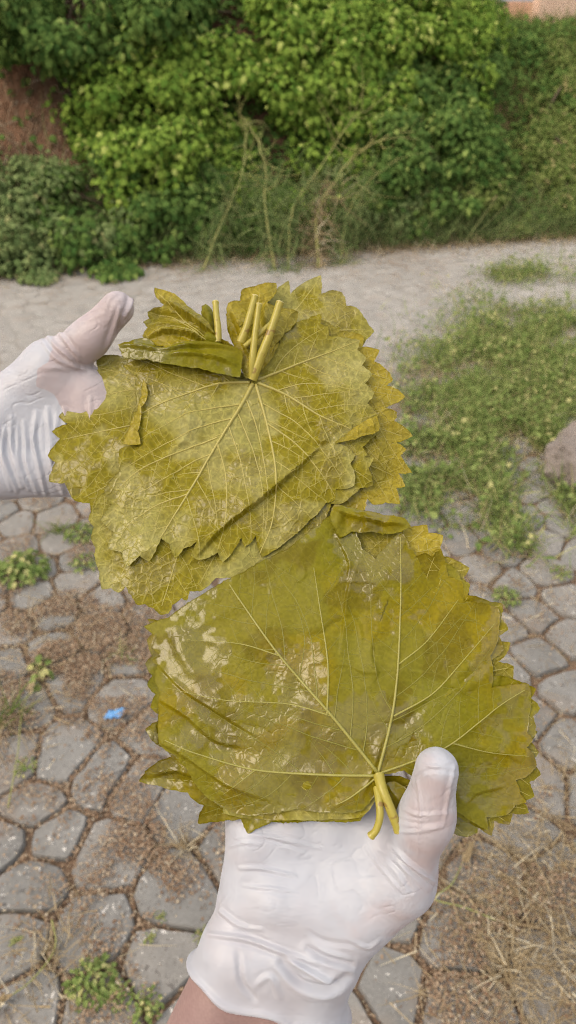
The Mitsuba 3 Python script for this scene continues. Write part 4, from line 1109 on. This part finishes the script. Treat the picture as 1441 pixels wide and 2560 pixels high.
vine_leaf(LO, [(900, 1700), (1000, 1420), (1060, 1385), (1080, 1395), (1098, 1378), (1112, 1408), (1140, 1425), (1150, 1450), (1172, 1462), (1166, 1490), (1200, 1496), (1225, 1505), (1256, 1510), (1252, 1545), (1268, 1575), (1245, 1590), (1258, 1625), (1230, 1650), (1100, 1750)],
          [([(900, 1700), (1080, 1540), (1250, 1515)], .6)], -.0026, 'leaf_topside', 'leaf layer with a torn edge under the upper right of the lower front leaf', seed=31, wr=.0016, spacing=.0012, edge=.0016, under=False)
vine_leaf(LO, [(840, 1560), (800, 1330), (836, 1282), (870, 1268), (905, 1278), (960, 1290), (1012, 1298), (1028, 1318), (1068, 1313), (1072, 1332), (1107, 1340), (1100, 1370), (1108, 1392), (1135, 1400), (1173, 1421), (1158, 1446), (1170, 1470), (1168, 1520), (1100, 1640)],
          [([(900, 1560), (960, 1420), (1060, 1325)], .6), ([(930, 1560), (1050, 1450), (1165, 1425)], .6), ([(890, 1550), (900, 1400), (880, 1280)], .5)], -.0045, 'leaf_yellow', 'yellowish leaf showing teeth behind the top right of the lower stack', seed=21, wr=.0015, spacing=.0012)
vine_leaf(LO, [(1000, 1700), (1150, 1540), (1240, 1560), (1250, 1605), (1276, 1607), (1262, 1640), (1245, 1655), (1284, 1665), (1280, 1700), (1255, 1722), (1335, 1800), (1322, 1820), (1344, 1829), (1315, 1862), (1330, 1878), (1300, 1900), (1100, 1850)],
          [([(1000, 1700), (1150, 1690), (1270, 1670)], .5), ([(1050, 1750), (1200, 1800), (1335, 1830)], .5)], -.0040, 'leaf_yellow', 'leaf with rounded teeth sticking out at the right of the lower stack', seed=22, wr=.0012, spacing=.0012)
vine_leaf(LO, [(900, 1950), (1000, 1940), (1120, 2000), (1150, 1990), (1192, 2050), (1192, 2081), (1161, 2091), (1126, 2078), (1090, 2060), (1000, 2050), (960, 2010)],
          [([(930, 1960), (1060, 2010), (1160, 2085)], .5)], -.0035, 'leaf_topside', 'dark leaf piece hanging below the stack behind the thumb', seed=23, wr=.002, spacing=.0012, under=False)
vine_leaf(LO, [(940, 1940), (700, 1850), (480, 1800), (440, 1785), (405, 1800), (367, 1822), (385, 1850), (420, 1870), (432, 1890), (385, 1912), (350, 1952), (395, 1962), (440, 1975), (470, 1980), (490, 2000), (512, 2012), (497, 2056), (530, 2052), (570, 2048), (604, 2046), (622, 2082), (640, 2070), (680, 2052), (780, 2050), (900, 2048)],
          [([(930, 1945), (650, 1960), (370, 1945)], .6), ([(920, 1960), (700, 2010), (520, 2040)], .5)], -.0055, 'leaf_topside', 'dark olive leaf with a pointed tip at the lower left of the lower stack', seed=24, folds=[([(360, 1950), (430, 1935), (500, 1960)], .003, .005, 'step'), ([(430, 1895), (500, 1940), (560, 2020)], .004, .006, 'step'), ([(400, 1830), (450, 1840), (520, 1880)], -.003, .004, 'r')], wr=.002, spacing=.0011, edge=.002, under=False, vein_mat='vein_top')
vine_leaf(LO, [(945, 1950), (700, 1940), (560, 1990), (560, 2030), (640, 2046), (740, 2048), (830, 2046), (905, 2040), (940, 1998)],
          [([(940, 1950), (780, 2000), (640, 2040)], .5)], -.0028, 'leaf_underside', 'dull leaf edge folded along the bottom of the lower stack above the palm', seed=25, wr=.002, spacing=.0011, edge=.001)
vine_leaf(LO, [(945, 1935), (938, 1985), (905, 2026), (830, 2030), (740, 2022), (660, 2034), (600, 2036), (545, 2010), (505, 1980), (470, 1925), (438, 1888), (400, 1860), (398, 1780), (402, 1730), (388, 1700), (394, 1662), (380, 1650), (402, 1640), (380, 1618), (392, 1590), (360, 1566), (378, 1558), (420, 1545), (500, 1490), (605, 1432), (720, 1372), (800, 1312), (828, 1288), (850, 1330),
               (880, 1312), (905, 1372), (938, 1398), (960, 1372), (1003, 1331), (1022, 1362), (1052, 1412), (1068, 1398), (1088, 1420), (1110, 1398), (1120, 1440), (1156, 1456), (1158, 1502), (1190, 1508), (1247, 1521), (1246, 1570), (1242, 1608), (1226, 1640), (1232, 1680), (1228, 1720), (1260, 1714), (1321, 1710), (1327, 1732), (1322, 1790), (1318, 1830), (1332, 1850), (1316, 1868), (1330, 1880), (1342, 1912),
               (1326, 1934), (1290, 1950), (1302, 1985), (1317, 2006), (1290, 2012), (1266, 2037), (1216, 2042), (1220, 2075), (1195, 2062), (1160, 2040), (1130, 2015), (1060, 1955), (1010, 1925)],
          [([(945, 1932), (830, 1790), (700, 1640), (600, 1500), (575, 1462)], 1.25), ([(945, 1932), (985, 1760), (1000, 1550), (1001, 1345)], 1.15), ([(940, 1938), (800, 1936), (640, 1924), (500, 1885), (415, 1850)], 1.05), ([(938, 1945), (880, 1990), (840, 2012)], .8), ([(950, 1932), (1040, 1900), (1130, 1858), (1240, 1770), (1310, 1725)], .85),
           ([(818, 1788), (820, 1660), (800, 1520), (785, 1420)], .75), ([(985, 1790), (1080, 1735), (1150, 1660), (1235, 1560)], .7), ([(998, 1660), (1070, 1600), (1145, 1500)], .6), ([(700, 1640), (600, 1610), (470, 1600)], .5), ([(830, 1790), (720, 1760), (560, 1750), (420, 1720)], .55), ([(1130, 1858), (1220, 1880), (1320, 1890)], .5), ([(640, 1924), (560, 1985)], .45)],
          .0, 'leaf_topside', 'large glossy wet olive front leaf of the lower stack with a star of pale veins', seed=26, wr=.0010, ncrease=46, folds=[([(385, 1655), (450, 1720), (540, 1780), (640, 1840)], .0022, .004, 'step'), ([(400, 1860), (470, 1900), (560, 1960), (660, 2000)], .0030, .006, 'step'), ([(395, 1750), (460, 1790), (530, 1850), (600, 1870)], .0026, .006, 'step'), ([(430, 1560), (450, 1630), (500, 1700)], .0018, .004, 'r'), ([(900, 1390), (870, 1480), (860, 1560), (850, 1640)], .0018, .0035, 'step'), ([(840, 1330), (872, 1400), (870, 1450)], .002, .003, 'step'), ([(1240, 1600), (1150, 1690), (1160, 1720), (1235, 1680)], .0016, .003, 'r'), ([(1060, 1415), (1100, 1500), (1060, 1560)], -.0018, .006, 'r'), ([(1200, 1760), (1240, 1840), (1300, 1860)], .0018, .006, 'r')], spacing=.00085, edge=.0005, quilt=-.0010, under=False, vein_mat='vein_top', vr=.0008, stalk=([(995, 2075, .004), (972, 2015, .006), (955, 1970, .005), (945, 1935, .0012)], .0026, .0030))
vine_leaf(LO, [(826, 1290), (836, 1264), (868, 1272), (910, 1283), (960, 1292), (1012, 1298), (1022, 1320), (985, 1336), (930, 1332), (880, 1330), (850, 1345), (835, 1320)],
          [], .001, 'leaf_topside', 'wet curled leaf margin along the top edge of the lower stack', seed=27, folds=[([(835, 1270), (880, 1290), (950, 1305), (1015, 1310)], .004, .004, 'step'), ([(860, 1275), (865, 1305), (850, 1340)], -.003, .003, 'r'), ([(900, 1285), (915, 1310), (905, 1330)], .003, .0025, 'step'), ([(960, 1295), (955, 1315), (975, 1335)], -.002, .0025, 'r')], puff=.003, puff_r=.004, wr=.0028, edge=.0015, side=False, under=False, stalk=None)
vine_leaf(LO, [(955, 1962), (985, 1952), (1010, 1965), (1030, 1990), (1015, 2022), (990, 2030), (968, 2005)], [], -.001, 'leaf_topside', 'dark crumpled leaf scrap tucked between the stalk and the thumb', seed=28, puff=.004, puff_r=.004, wr=.003, side=False, under=False,
          stalk=([(926, 2084, .0045), (938, 2068, .006), (947, 2035, .007), (947, 2000, .006), (943, 1965, .0025)], .0023, .0020))
